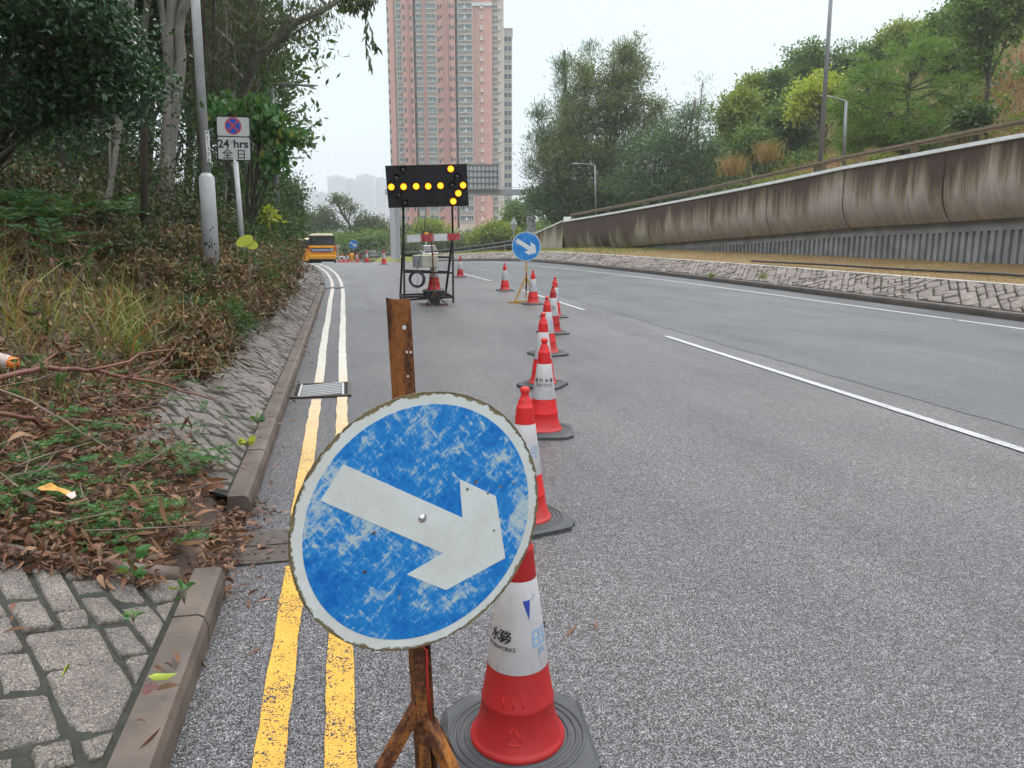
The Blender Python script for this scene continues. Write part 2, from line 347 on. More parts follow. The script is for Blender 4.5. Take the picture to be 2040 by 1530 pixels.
f = g.math('MULTIPLY', g.math('SUBTRACT', reach, g.math('ADD', vv, .0)), 1.5, clamp=True); f = g.math('MULTIPLY', f, g.ramp(st2, [(.3, .72), (.55, 1)]))
fo = g.math('MULTIPLY', g.math('SUBTRACT', g.math('ADD', reach, .33), vv), 2.2, clamp=True)
conc = g.mix(g.ramp(bl, [(.3, 0), (.7, 1)]), (.30, .265, .235), (.42, .375, .335))
conc = g.mix(1., conc, g.ramp(st, [(.3, (.75, .73, .7)), (.65, (1.1, 1.1, 1.1))]), 'MULTIPLY')
k = g.mix(g.math('MULTIPLY', fo, .7), conc, (.17, .15, .07))
dk = g.mix(g.ramp(st2, [(.35, 0), (.7, 1)]), (.026, .015, .012), (.11, .066, .052))
k = g.mix(f, k, dk)
sp_ = g.ramp(g.noise(uvm(9, 2.2), 1., 3, .6), [(.70, 0), (.74, 1)]); k = g.mix(g.math('MULTIPLY', sp_, f), k, (.42, .38, .33))
M['parapet'] = g.done(g.bsdf(k, .8, 0, g.bump(bl, .3, .01), .3))
M['coping'] = plain('coping_white', (.74, .77, .78), .6, var=.12, scale=3)
M['strip'] = plain('strip_concrete', (.34, .32, .29), .8, var=.3, scale=2, bump=.4)
M['ribwall'] = plain('ribbed_concrete', (.25, .255, .26), .85, var=.3, scale=1.5, bump=.3)
M['railbrown'] = plain('brown_rail', (.12, .085, .045), .55, .2, var=.3, scale=4)
# foliage
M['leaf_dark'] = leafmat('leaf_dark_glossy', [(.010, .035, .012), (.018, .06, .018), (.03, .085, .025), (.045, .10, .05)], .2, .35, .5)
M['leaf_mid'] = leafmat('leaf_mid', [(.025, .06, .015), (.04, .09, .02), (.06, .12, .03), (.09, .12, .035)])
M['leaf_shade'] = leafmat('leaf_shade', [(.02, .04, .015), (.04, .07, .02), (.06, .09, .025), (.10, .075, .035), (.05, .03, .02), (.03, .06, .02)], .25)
M['leaf_euc'] = leafmat('leaf_eucalyptus', [(.05, .075, .035), (.075, .10, .045), (.11, .135, .055), (.14, .13, .06)])
M['leaf_heart'] = leafmat('leaf_heart', [(.035, .11, .03), (.05, .15, .035), (.07, .17, .045), (.05, .14, .04), (.09, .20, .06), (.24, .21, .03)], .35)
M['leaf_cas'] = leafmat('leaf_casuarina', [(.075, .11, .055), (.105, .15, .06), (.145, .185, .065), (.18, .18, .075)], .38)
M['leaf_cas2'] = leafmat('leaf_casuarina_green', [(.05, .10, .05), (.075, .14, .06), (.10, .165, .07)], .35)
M['leaf_yel'] = leafmat('leaf_yellow_green', [(.24, .30, .035), (.36, .42, .045), (.46, .47, .07), (.16, .24, .04)], .4)
M['leaf_lime'] = leafmat('leaf_lime', [(.12, .17, .03), (.18, .24, .035), (.26, .30, .05)], .38)
M['leaf_fea'] = leafmat('leaf_feathery', [(.07, .15, .03), (.12, .22, .04), (.18, .27, .05)], .4)
M['leaf_hill'] = leafmat('leaf_hill', [(.045, .10, .03), (.08, .16, .04), (.13, .21, .045), (.18, .23, .055)], .36)
M['leaf_far'] = leafmat('leaf_far', [(.05, .085, .035), (.075, .12, .045), (.10, .14, .05), (.13, .13, .06)], .3)
M['leaf_fern'] = leafmat('leaf_fern', [(.03, .10, .035), (.05, .14, .05), (.08, .17, .06), (.10, .16, .03)], .3)
M['leaf_brown'] = leafmat('leaf_brown', [(.05, .027, .018), (.10, .045, .025), (.17, .075, .04), (.27, .16, .10), (.12, .06, .035), (.08, .055, .04), (.15, .055, .03), (.06, .035, .025)], .15, .6)
M['leaf_dry'] = leafmat('leaf_dry', [(.07, .03, .018), (.13, .055, .03), (.21, .11, .055), (.05, .04, .02), (.08, .09, .03), (.28, .17, .09), (.05, .025, .02), (.10, .11, .035)], .2, .6)
M['grass'] = leafmat('grass_blades', [(.07, .11, .025), (.16, .23, .06), (.24, .27, .09), (.32, .24, .10), (.30, .13, .05), (.09, .14, .03), (.12, .06, .03)], .3, .5)
M['grass_g'] = leafmat('grass_green', [(.10, .15, .03), (.16, .2, .04), (.24, .25, .06)], .3)
M['grass_o'] = leafmat('grass_orange', [(.30, .16, .06), (.34, .20, .09), (.24, .14, .05), (.2, .2, .06)], .3)
g = G('hill_soil'); c = g.co(); f = g.noise(c, .12, 5, .6); k = g.ramp(f, [(.35, (.05, .07, .02)), (.5, (.12, .09, .035)), (.62, (.19, .09, .045))])
M['hill'] = g.done(g.bsdf(k, .95, 0, g.bump(g.noise(c, 2, 5), .6, .2), .2))
g = G('verge_dry_grass'); c = g.co(); f = g.noise(c, .35, 5, .65); f2 = g.noise(g.co(scale=(1, 1, 1)), 30, 4, .7)
yy = g.n('SeparateXYZ', i_0=c).outputs[1]
k = g.mix(g.ramp(f, [(.35, 0), (.65, 1)]), (.215, .135, .062), (.27, .20, .095)); f3 = g.noise(c, 1.3, 6, .7); k = g.mix(g.ramp(f3, [(.5, 0), (.66, .6)]), k, (.14, .15, .045)); k = g.mix(g.ramp(f3, [(.3, .7), (.42, 0)]), k, (.09, .055, .035)); gr = g.ramp(g.math('ADD', g.n('MapRange', i_Value=yy, i_1=34., i_2=55.).outputs[0], g.math('MULTIPLY', g.math('SUBTRACT', f, .5), 1.2)), [(.3, 0), (.6, 1)])
k = g.mix(gr, k, (.20, .22, .05)); k = g.mix(g.ramp(f2, [(.3, .6), (.7, 0)]), k, (.09, .06, .03))
M['verge'] = g.done(g.bsdf(k, .95, 0, g.bump(f2, .7, .03), .2))
# ================================================================ SETTING
def fnoise(x, y, s=1., seed=0):
    x, y = x * s, y * s; a = seed * 1.7
    return (np.sin(x * 1.3 + a + 1.1 * np.sin(y * .9)) + np.sin(y * 1.7 + 2 * a + 1.3 * np.sin(x * 1.1)) + .5 * np.sin(2.9 * x + 3.1 * y + a) + .5 * np.sin(4.3 * y - 3.7 * x - a)) / 3
def top_z(s): return float(np.interp(s, [0, 16.6, 23, 27.6, 35.3, 46.2], [4.35, 4.06, 3.84, 3.56, 3.1, 2.44])) - crest(s)
def deck(s): return float(np.interp(s, [0, 16.6, 27.6, 46.2, 52, 62, 80, 120], [3.3, 3.0, 2.5, 1.45, 1.2, .5, -.6, -2.2]))
def left_z(s, w):
    kk = float(np.interp(s, [3.2, 4.6], [.30, .43]))
    z = .13 + kk * min(w, .62)
    if w > .62: z += (w - .62) * float(np.interp(s, [3.2, 4.6], [.30, .36]))
    if w > 3.2: z += (min(w, 46) - 3.2) * .42
    z += .06 * fnoise(s, w, 2.2) * min(1, max(0, w - .5)) + .5 * fnoise(s, w, .25, 3) * min(1, max(0, (w - 4) / 8))
    if s > 40: z = z * float(np.interp(s, [40, 70, 100], [1, .55, .2]))
    return z
def hill_z(s, off):
    z = deck(s) + (0 if off < 27 else (min(off, 75) - 27) * .50 * float(np.interp(s, [-5, 20, 72, 95, 125], [1.1, 1.1, 1., .35, .0])))
    return z + (.7 * fnoise(s, off, .16, 1) * min(1, max(0, (off - 27) / 8)))
def grid(name, ss, oo, zf, m, kind='structure'):
    V = [RP(s, o, zf(s, o)) if zf is not None else None for s in ss for o in oo]
    n, k = len(ss), len(oo)
    F = [(i * k + j, i * k + j + 1, (i + 1) * k + j + 1, (i + 1) * k + j) for i in range(n - 1) for j in range(k - 1)]
    F = [f[::-1] for f in F] if False else F
    b = MB(); b.add(V, F); o = b.build(name, m, None, smooth=True); o['kind'] = kind; return o
def loft(ss, prof, name, m, parent=None, closed=False, uv=False, smooth=False):
    """PROF(s) -> [(off, z)...] swept along the road"""
    b = MB(); P = [prof(s) for s in ss]; k = len(P[0]); vs = []; U = []
    for s, pr in zip(ss, P):
        d = 0
        for j, (o, z) in enumerate(pr):
            if j: d += hypot(o - pr[j - 1][0], z - pr[j - 1][1])
            vs.append(RP(s, o, z - (crest(s)) * 0)); U.append((s, d))
    fs = [(i * k + j, (i + 1) * k + j, (i + 1) * k + (j + 1) % k, i * k + (j + 1) % k) for i in range(len(ss) - 1) for j in range(k if closed else k - 1)]
    if closed: fs += [tuple(range(k)), tuple(range((len(ss) - 1) * k, len(ss) * k))[::-1]]
    b.add(vs, fs)
    if uv: b.uv = U
    return b.build(name, m, parent, smooth=smooth)
g = G('far_ground'); c = g.co(); k = g.ramp(g.noise(c, .03, 4), [(.35, (.05, .075, .03)), (.65, (.10, .11, .06))]); M['farground'] = g.done(g.bsdf(k, .95))
b = MB(); N = 40; xs = np.sign(np.linspace(-1, 1, N)) * np.abs(np.linspace(-1, 1, N)) ** 2.2 * 3000
b.add([(x, y + 200, -4.2) for y in xs for x in xs], [(i * N + j, i * N + j + 1, (i + 1) * N + j + 1, (i + 1) * N + j) for i in range(N - 1) for j in range(N - 1)])
struct(b.build('ground', M['farground']))
S_ = list(np.arange(-6, 60, 1.)) + list(np.arange(60, 262, 4.))
def redge(s): return 12.75 if s < 62 else min(27., 12.75 + (s - 62) * 1.2)
b = MB(); V = []; n = len(S_)
for s in S_:
    for j in range(9): V.append(RP(s, -.02 + (redge(s) + .05) * j / 8, 0))
b.add(V, [(i * 9 + j, i * 9 + j + 1, (i + 1) * 9 + j + 1, (i + 1) * 9 + j) for i in range(n - 1) for j in range(8)])
struct(b.build('road', M['asphalt']))
# the newer, bluer lane surfacing on the right
ss = list(np.arange(-6, 62, .25)); V = []
for s in ss:
    e0 = 5.98 + .03 * fnoise(s, 3.3, 2.3) + .07 * fnoise(s, 1., .35) + .015 * fnoise(s, 9., 14)
    for j in range(5): V.append(RP(s, e0 + (12.74 - e0) * j / 4, .004))
b = MB(); b.add(V, [(i * 5 + j, i * 5 + j + 1, (i + 1) * 5 + j + 1, (i + 1) * 5 + j) for i in range(len(ss) - 1) for j in range(4)])
struct(b.build('road_lane_surfacing', M['asphalt2']))
def stripe(name, s0, s1, offf, w, m, z=.008, step=.5, zig=0):
    ss = list(np.arange(s0, s1, step)) + [s1]; b = MB(); V = []
    for s in ss:
        o = offf(s); jj = zig * fnoise(s, 0, 9.)
        V += [RP(s, o - w / 2 + jj, z), RP(s, o + w / 2 - jj, z)]
    b.add(V, [(2 * i, 2 * i + 1, 2 * i + 3, 2 * i + 2) for i in range(len(ss) - 1)])
    return struct(b.build(name, m))
dl1 = lambda s: .505 + (.0 if s < 24 else .012 * (s - 24)) + .012 * fnoise(s, 0, .8)
dl2 = lambda s: float(np.interp(s, [0, 4, 8, 20, 30, 60], [.305, .28, .25, .2, .26, .45])) + .012 * fnoise(s, 5, .8)
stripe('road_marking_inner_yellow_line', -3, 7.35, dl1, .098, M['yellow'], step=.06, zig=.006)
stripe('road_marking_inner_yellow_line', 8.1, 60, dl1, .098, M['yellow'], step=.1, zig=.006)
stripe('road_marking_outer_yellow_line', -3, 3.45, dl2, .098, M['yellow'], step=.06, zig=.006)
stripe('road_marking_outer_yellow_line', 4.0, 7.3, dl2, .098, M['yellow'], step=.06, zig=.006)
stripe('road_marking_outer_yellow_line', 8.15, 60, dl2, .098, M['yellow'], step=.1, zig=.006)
for s0, s1 in ((.6, 10.9), (15.1, 20.8), (25, 30.8), (35.1, 40.9)):
    stripe('road_marking_lane_dash', s0, s1, lambda s: 5.5, .10, M['white_line'], z=.009, step=.3, zig=.004)
el = lambda s: float(np.interp(s, [-5, 10.4, 24, 37, 45, 60], [12.1, 11.8, 11.5, 10.75, 10.0, 8.9]))
stripe('road_marking_edge_line', -5, 11.9, el, .12, M['white_line'], z=.009, step=.3, zig=.004)
stripe('road_marking_edge_line', 12.0, 60, el, .12, M['white_line'], z=.009, step=.3, zig=.004)
# kerbs, block by block
def kerb(name, s0, s1, side, m, L=.96, h=.13, w=.125, b0=0.):
    b = MB(); s = s0
    while s < s1 - .05:
        e = min(s + L, s1); n = 3; dz = rnd.uniform(-.004, .004)
        pr = [(b0, -.06), (b0, h * .62), (b0 - side * .012, h * .9), (b0 - side * .035, h), (b0 - side * w, h), (b0 - side * w, -.06)]
        vs = [RP(s + (e - s - .012) * i / n, o, z + dz) for i in range(n + 1) for o, z in pr]; k = 6
        b.add(vs, [(i * k + j, i * k + (j + 1) % k, (i + 1) * k + (j + 1) % k, (i + 1) * k + j) for i in range(n) for j in range(k)] + [tuple(range(k)), tuple(range(n * k, n * k + k))[::-1]])
        s = e
    return struct(b.build(name, m))
kerb('left_kerb', -2, 3.25, 1, M['kerb'])
kerb('left_kerb', 4.2, 22.6, 1, M['kerb'])
kerb('left_kerb', 23.4, 75, 1, M['kerb_dark'])
kerb('right_kerb', -4, 62, -1, M['kerb_dark'], h=.15, w=.16, b0=12.75)
# bank, verge, hill
lw = [-.125, 0, .2, .45, .6, .8, 1, 1.25, 1.5, 1.75, 2, 2.3, 2.6, 3, 3.5, 4, 5, 6, 7.5, 9, 11, 14, 18, 23, 30, 40, 55]
def bz(s, o):
    w = -o - KW
    if w <= .02: return .04 if 3.2 < s < 4.25 and w > -.1 else -.05
    z = left_z(s, w)
    if (s > 4.5 and w < .66) or (s < 3.35 and w < 1.7): z -= .06
    return z
grid('bank', list(np.arange(-4, 26, .35)) + list(np.arange(26, 140, 3.)), [-x - KW for x in lw], bz, M['soil'])
vz = lambda s, o: float(np.interp(o, [12.9, 13.9, 17.75, 18.2], [.05, .55, .8, .8])) + .03 * fnoise(s, o, 1.2) * (o > 13.6)
grid('verge', list(np.arange(-4, 80, .6)), [12.9, 13.4, 13.87, 14.2, 14.8, 15.5, 16.3, 17.1, 17.75, 18.2], lambda s, o: vz(s, o) - (.08 if o < 13.6 else .0), M['verge'])
grid('hill', list(np.arange(-10, 130, 2.5)), [17.95, 19, 22, 25, 27, 29, 31, 34, 37, 40, 44, 48, 53, 58, 64, 72, 80, 100, 140], lambda s, o: hill_z(s, o) - crest(s), M['hill'])
# ---------------------------------------------------------------- pitched stone
def stones(name, s0, s1, w0, w1, place, m, cell, ang, seed, th=.03, detail=False, gap=.1, parent=None, sz=None):
    rr = random.Random(seed); ca, sa = cos(ang), sin(ang); cx, cy = (s0 + s1) / 2, (w0 + w1) / 2
    Rr = hypot(s1 - s0, w1 - w0) / 2 + cell * 3; occ = set(); b = MB()
    nmax = int(Rr / cell)
    def inside(a, q, pad=0):
        s = cx + a * ca - q * sa; w = cy + a * sa + q * ca
        return s0 - pad < s < s1 + pad and w0 - pad < w < w1 + pad
    cells = []
    for i in range(-nmax, nmax):
        for j in range(-nmax, nmax):
            if inside((i + .5) * cell, (j + .5) * cell, cell * 3): cells.append((i, j))
    cs = set(cells)
    sizes = [(2, 2), (3, 1), (2, 1), (1, 2), (2, 2), (1, 3), (3, 2), (1, 1), (2, 1)]
    if sz: sizes = list(sz)
    for (i, j) in sorted(cells, key=lambda q: (q[0] // 2, q[1])):
        if (i, j) in occ: continue
        rr.shuffle(sizes); w = h = 1
        for (a, c2) in sizes:
            sp = [(i + x, j + y) for x in range(a) for y in range(c2)]
            if all(p in cs and p not in occ for p in sp): w, h = a, c2; break
        for x in range(w):
            for y in range(h): occ.add((i + x, j + y))
        gp = gap * cell * .5; J = cell * .07
        x0, x1, y0, y1 = i * cell + gp, (i + w) * cell - gp, j * cell + gp, (j + h) * cell - gp
        c4 = [(x0, y0), (x1, y0), (x1, y1), (x0, y1)]; c4 = [(x + rr.uniform(-J, J), y + rr.uniform(-J, J)) for x, y in c4]
        poly = []
        for q in range(4):
            p0, p1 = c4[q], c4[(q + 1) % 4]
            for t in ((.06, .5, .94) if not detail else (.05, .12, .35, .65, .88, .95)):
                jj = cell * .03
                poly.append((p0[0] + (p1[0] - p0[0]) * t + rr.uniform(-jj, jj), p0[1] + (p1[1] - p0[1]) * t + rr.uniform(-jj, jj)))
        poly = [(cx + x * ca - y * sa, cy + x * sa + y * ca) for x, y in poly]
        for axis, lim, sg in ((0, s0, 1), (0, s1, -1), (1, w0, 1), (1, w1, -1)):
            out = []
            for q in range(len(poly)):
                A, B = poly[q], poly[(q + 1) % len(poly)]; da, db = (A[axis] - lim) * sg, (B[axis] - lim) * sg
                if da >= 0: out.append(A)
                if da * db < 0: t = da / (da - db); out.append((A[0] + (B[0] - A[0]) * t, A[1] + (B[1] - A[1]) * t))
            poly = out
            if len(poly) < 3: break
        if len(poly) < 3: continue
        ar = abs(sum(poly[q][0] * poly[(q + 1) % len(poly)][1] - poly[(q + 1) % len(poly)][0] * poly[q][1] for q in range(len(poly)))) / 2
        if ar < cell * cell * .22: continue
        mx_ = sum(p[0] for p in poly) / len(poly); my_ = sum(p[1] for p in poly) / len(poly); t0 = th * rr.uniform(.7, 1.25); tx, ty = rr.uniform(-.12, .12), rr.uniform(-.12, .12)
        k = len(poly); rings = [(1., -.03), (.985, t0 * .7), (.93, t0 * .98), (.6, t0 * 1.05)] if not detail else [(1., -.02), (.99, t0 * .5), (.95, t0 * .85), (.85, t0), (.6, t0 * 1.05), (.3, t0 * 1.08)]
        vs = []
        for sc_, h_ in rings:
            for (x, y) in poly:
                X, Y = mx_ + (x - mx_) * sc_, my_ + (y - my_) * sc_
                hh = h_ + (tx * (X - mx_) + ty * (Y - my_)) * (h_ > 0) + (rr.uniform(-.0028, .0028) if detail and h_ > 0 else 0)
                vs.append(place(X, Y, hh))
        vs.append(place(mx_, my_, rings[-1][1]))
        fs = [(r * k + q, r * k + (q + 1) % k, (r + 1) * k + (q + 1) % k, (r + 1) * k + q) for r in range(len(rings) - 1) for q in range(k)]
        fs += [((len(rings) - 1) * k + q, (len(rings) - 1) * k + (q + 1) % k, len(vs) - 1) for q in range(k)]
        b.add(vs, fs)
    return b.build(name, m, parent, smooth=True)
def zl(s, w): return .13 + float(np.interp(s, [3.2, 4.6], [.30, .43])) * w
lp = lambda s, w, h: RP(s, -KW - w + h * .4, zl(s, w) - .025 + h)
t = thing('stone_paving', 'granite block pitching beside the kerb in the near bottom corner, edged by leaf litter', 'stone paving', RP(1.5, -.8, .2))
def lbed(name, s0, s1, w0, w1, parent):
    ss = np.linspace(s0, s1, max(3, int((s1 - s0) / .8))); b = MB(); V = []
    for s in ss:
        for w in (w0, w1): V.append(RP(s, -KW - w, zl(s, w) - .018))
    b.add(V, [(2 * i, 2 * i + 1, 2 * i + 3, 2 * i + 2) for i in range(len(ss) - 1)]); return b.build(name, M['mortar'], parent, world=True)
def worldpar(o, t):
    o.parent = t; o.matrix_parent_inverse = t.matrix_basis.inverted(); return o
lbed('mortar', -.5, 3.12, .0, 1.75, t)
LONG = [(1, 3), (1, 2), (2, 3), (1, 2), (2, 2), (1, 3), (2, 2), (1, 1)]
o = stones('granite_block', -.5, 3.1, .03, 1.75, lp, M['stone_l'], .116, R(-58), 5, th=.018, detail=True, gap=.17, sz=LONG); worldpar(o, t)
b = MB(); b.tube([RP(3.14 - .05 * sin(w * 3), -KW - w, zl(3.1, w) + .0) for w in np.linspace(.05, 1.75, 14)], [.035 + .01 * rnd.random() for _ in range(14)], 7); worldpar(b.build('mortar_edge', M['kerb'], None, smooth=True), t)
t = thing('stone_slope', 'long strip of narrow granite blocks sloping down to the kerb under the brown undergrowth', 'stone slope', RP(8, -.4, .2))
lbed('mortar', 4.25, 62, .0, .66, t)
lp2 = lambda s, w, h: RP(s, -KW - w + h * .4, zl(s, w) - .02 + h)
LONG = [(1, 2), (2, 2), (1, 3), (1, 2), (2, 3), (1, 2), (1, 1)]
worldpar(stones('granite_block', 4.3, 14, .015, .65 , lp2, M['stone_l'], .10, R(-56), 8, th=.014, gap=.24, sz=LONG), t)
worldpar(stones('granite_block', 14, 60, .015, .65, lp2, M['stone_l'], .13, R(-56), 9, th=.016, gap=.24, sz=LONG), t)
t = thing('stone_slope', 'pinkish stone pitched slope above the kerb across the road, below the dry grass', 'stone slope', RP(20, 13.4, .3))
rpz = lambda w: .15 + .42 * w
b = MB(); ss = list(np.arange(-4, 64, 1.)); V = []
for s in ss:
    for w in (0, 1.): V.append(RP(s, 12.91 + w, rpz(w) - .018))
b.add(V, [(2 * i, 2 * i + 1, 2 * i + 3, 2 * i + 2) for i in range(len(ss) - 1)]); b.build('mortar', M['mortar'], t, world=True)
worldpar(stones('granite_block', -2, 62, .02, .97, lambda s, w, h: RP(s, 12.91 + w - h * .4, rpz(w) - .015 + h), M['stone_r'], .15, R(38), 21, th=.03, gap=.17), t)
loft(list(np.arange(-4, 62, 1.)), lambda s: [(13.88, .48), (13.86, .575), (13.98, .59), (14.06, .575), (14.06, .4)], 'coping_strip', M['strip'], None)
worldpar(bpy.data.objects['coping_strip'], t)
# ---------------------------------------------------------------- viaduct wall
W0 = 17.62
t = thing('retaining_wall', 'long stained concrete wall with curved parapet, white coping and ribbed base beside the dry grass', 'wall', RP(20, W0, .8))
def pbot(s): return top_z(s) - float(np.interp(s, [0, 16.5, 22.4, 29.9, 46], [2.15, 2.05, 2.05, 2.02, 2.0]))
def pprof(s):
    tz, bz_ = top_z(s) - .1, pbot(s); h = tz - bz_; pts = []
    for q in range(13):
        f = q / 12; o = -.30 + .36 * max(0, (f - .45) / .55) ** 2.6
        pts.append((W0 + o, tz - h * f))
    return pts
joints = [-1.6 + 4.1 * i for i in range(12)] + [46.2]
for a, b_ in zip(joints[:-1], joints[1:]):
    worldpar(loft(list(np.linspace(a + .018, b_ - .018, 6)), pprof, 'parapet_panel', M['parapet'], None, uv=True, smooth=True), t)
ssw = list(np.arange(-2, 46.3, 1.))+[46.2]
worldpar(loft(ssw, lambda s: [(o + .05, z) for o, z in pprof(s)], 'backing', M['mortar'], None, uv=True), t)
worldpar(loft(ssw, lambda s: [(W0 - .36, top_z(s) - .10), (W0 - .36, top_z(s)), (W0 + .02, top_z(s) + .01), (W0 + .02, top_z(s) - .2)], 'coping', M['coping'], None, closed=True), t)
worldpar(loft(ssw, lambda s: [(W0 + .02, top_z(s) - .12), (W0 + .02, top_z(s) - 1.2)], 'inner_face', M['ribwall'], None), t)
# underside and band
worldpar(loft(ssw, lambda s: [(W0 + .08, pbot(s) + .02), (W0 + .25, pbot(s) - .02), (W0 + .25, pbot(s) - .30), (W0 + .34, pbot(s) - .32)], 'band', M['ribwall'], None), t)
b = MB(); s = 0.; k = 0
while s < 38:
    for s0, s1, o in ((s, s + .13, W0 + .25), (s + .13, s + .25, W0 + .33)):
        zt = pbot(s0) - .29; 
        if zt > .7:
            b.add([RP(s0, o, .6), RP(s1, o, .6), RP(s1, o, zt), RP(s0, o, zt)], [(0, 1, 2, 3)])
    zt = pbot(s) - .29
    if zt > .7:
        for q in (s, s + .13): b.add([RP(q, W0 + .25, .6), RP(q, W0 + .33, .6), RP(q, W0 + .33, zt), RP(q, W0 + .25, zt)], [(0, 1, 2, 3)])
    s += .25
b.build('ribbed_face', M['ribwall'], t, world=True)
# end block
def eprof(s):
    z = float(np.interp(s, [46.2, 51.2], [2.62, 1.78])); return [(W0 - .36, .5), (W0 - .36, z - .07), (W0 + .1, z - .07), (W0 + .1, .5)]
e_ss = list(np.linspace(46.22, 51.2, 8))
b = loft(e_ss, lambda s: eprof(s)[:2], 'end_panel', M['parapet'], None, uv=True)
uvl = b.data.uv_layers[0].data; 
for l in uvl: l.uv = (l.uv[0] * 2.2 - 90, (1.9 - l.uv[1]) * 1.0 + .1)
worldpar(b, t)
b = MB(); P = [RP(51.2, W0 - .36, .5), RP(51.2, W0 + .1, .5), RP(51.2, W0 + .1, 1.7), RP(51.2, W0 - .36, 1.7)]; b.add(P, [(0, 1, 2, 3)]); b.build('end_face', M['ribwall'], t, world=True)
worldpar(loft(e_ss, lambda s: [(o, z - .07 if i in (0, 3) else z) for i, (o, z) in enumerate([(W0 - .40, eprof(s)[1][1]+.07), (W0 - .40, eprof(s)[1][1]+.075), (W0 + .14, eprof(s)[1][1]+.075), (W0 + .14, eprof(s)[1][1]+.07)])], 'coping', M['coping'], None, closed=True), t)
b = MB(); b.box(RP(46.0, W0 - .12, top_z(46.0) + .1), (.5, .5, .26)); b.build('coping_block', M['coping'], t, world=True)
# railing on the coping
t = thing('parapet_railing', 'brown steel rail on short posts running along the top of the stained wall', 'railing', RP(20, W0 - .1, top_z(20)))
for i in range(12):
    s = 45.4 if i == 11 else -.2 + 4.12 * i
    b = MB(); z = top_z(s); b.box(RP(s, W0 - .1, z + .15), (.16, .12, .30), Matrix.Rotation(.2, 3, 'Z')); b.box(RP(s, W0 - .1, z + .02), (.3, .26, .03), Matrix.Rotation(.2, 3, 'Z')); b.build('post', M['railbrown'], t, world=True)
worldpar(loft([-3] + list(np.arange(-2, 45.5, 1.)) + [45.6], lambda s: [(W0 - .2, top_z(s) + .24), (W0 - .22, top_z(s) + .31), (W0 - .2, top_z(s) + .38), (W0 - .08, top_z(s) + .38), (W0 - .06, top_z(s) + .31), (W0 - .08, top_z(s) + .24)], 'rail', M['railbrown'], None, closed=True), t)
# guardrail on from the wall end, down the grass wedge
t = thing('guardrail', 'dark double tube guardrail running down the grass from the end of the stained wall', 'guardrail', RP(54, W0, 1))
gp = [RP(51.2, W0 - .1, 1.55), RP(54, W0 - .1, 1.50), RP(58, W0 - .2, 1.35), RP(63, W0 - .6, 1.15), RP(70, W0 - 1.2, .95), RP(80, W0 - 2, .9), RP(90, W0 - 3, .9)]
b = MB(); b.tube(gp, .10, 8); b.build('upper_rail', M['rubber_dk'], t, world=True, smooth=True)
b = MB(); b.tube([p - Vector((0, 0, .27)) for p in gp], .07, 8); b.build('lower_rail', M['galv_dk'], t, world=True, smooth=True)
b = MB(); b.tube([p - Vector((0, 0, .46)) for p in gp], .05, 8); b.build('bottom_rail', M['rubber_dk'], t, world=True, smooth=True)
for i in range(14):
    f = i / 13 * (len(gp) - 1); a = int(min(f, len(gp) - 2)); p = gp[a].lerp(gp[a + 1], f - a)
    b = MB(); b.box(p - Vector((0, 0, .45)), (.12, .12, 1.1)); b.build('post', M['galv_dk'], t, world=True)
# grassy wedge beyond the wall end
grid('grass_wedge', list(np.arange(50.5, 92, 1.5)), [13.9, 15, 16.2, 17.4, 18.5, 20, 22], lambda s, o: float(np.interp(o, [13.9, 16, 18.5, 22], [.55, .78, .95, 1.0])) * float(np.interp(s, [50, 58, 70, 90], [.92, .85, .55, .35])), M['verge'])
# drains
t = thing('drain_grate', 'slatted iron drain grate across the double yellow lines by the kerb', 'drain grate', RP(7.72, .3, .01), rz=atan(.215))
b = MB(); b.box((0, 0, -.002), (.56, .68, .01)); b.build('pit', M['black'], t)
b = MB()
for x in (-.28, .28): b.box((x, 0, .006), (.035, .7, .014))
for y in (-.34, .34): b.box((0, y, .006), (.53, .03, .013))
b.build('frame', M['iron'], t)
b = MB()
for i in range(7):
    y = -.27 + i * .09; b.bar((-.2, y - .06, .007), (.2, y + .06, .007), .026, .012)
b.box((-.215, 0, .006), (.02, .62, .012)); b.box((.215, 0, .006), (.02, .62, .012))
b.build('slats', M['galv'], t)
t = thing('manhole_cover', 'studded cast iron cover in the road behind the big blue arrow sign, strewn with leaves', 'manhole cover', RP(3.72, .26, .007), rz=atan(.215))
b = MB(); b.box((0, 0, 0), (.54, .42, .012)); b.build('plate', M['iron'], t, bevel=.003)
b = MB()
for i in range(8):
    for j in range(6):
        if (i + j) % 2 == 0: b.box((-.235 + i * .066, -.17 + j * .067, .009), (.022, .022, .008), Matrix.Rotation(.7, 3, 'Z'), taper=.6)
b.box((0, .0, .009), (.5, .006, .006)); b.build('studs', M['chrome'] if False else M['iron'], t)
t = thing('drain_grate', 'small far drain grate at the end of the near kerb, near the stone slope', 'drain grate', RP(23, .25, .01), rz=atan(.225))
b = MB(); b.box((0, 0, 0), (.6, .6, .014)); b.build('frame', M['iron'], t)
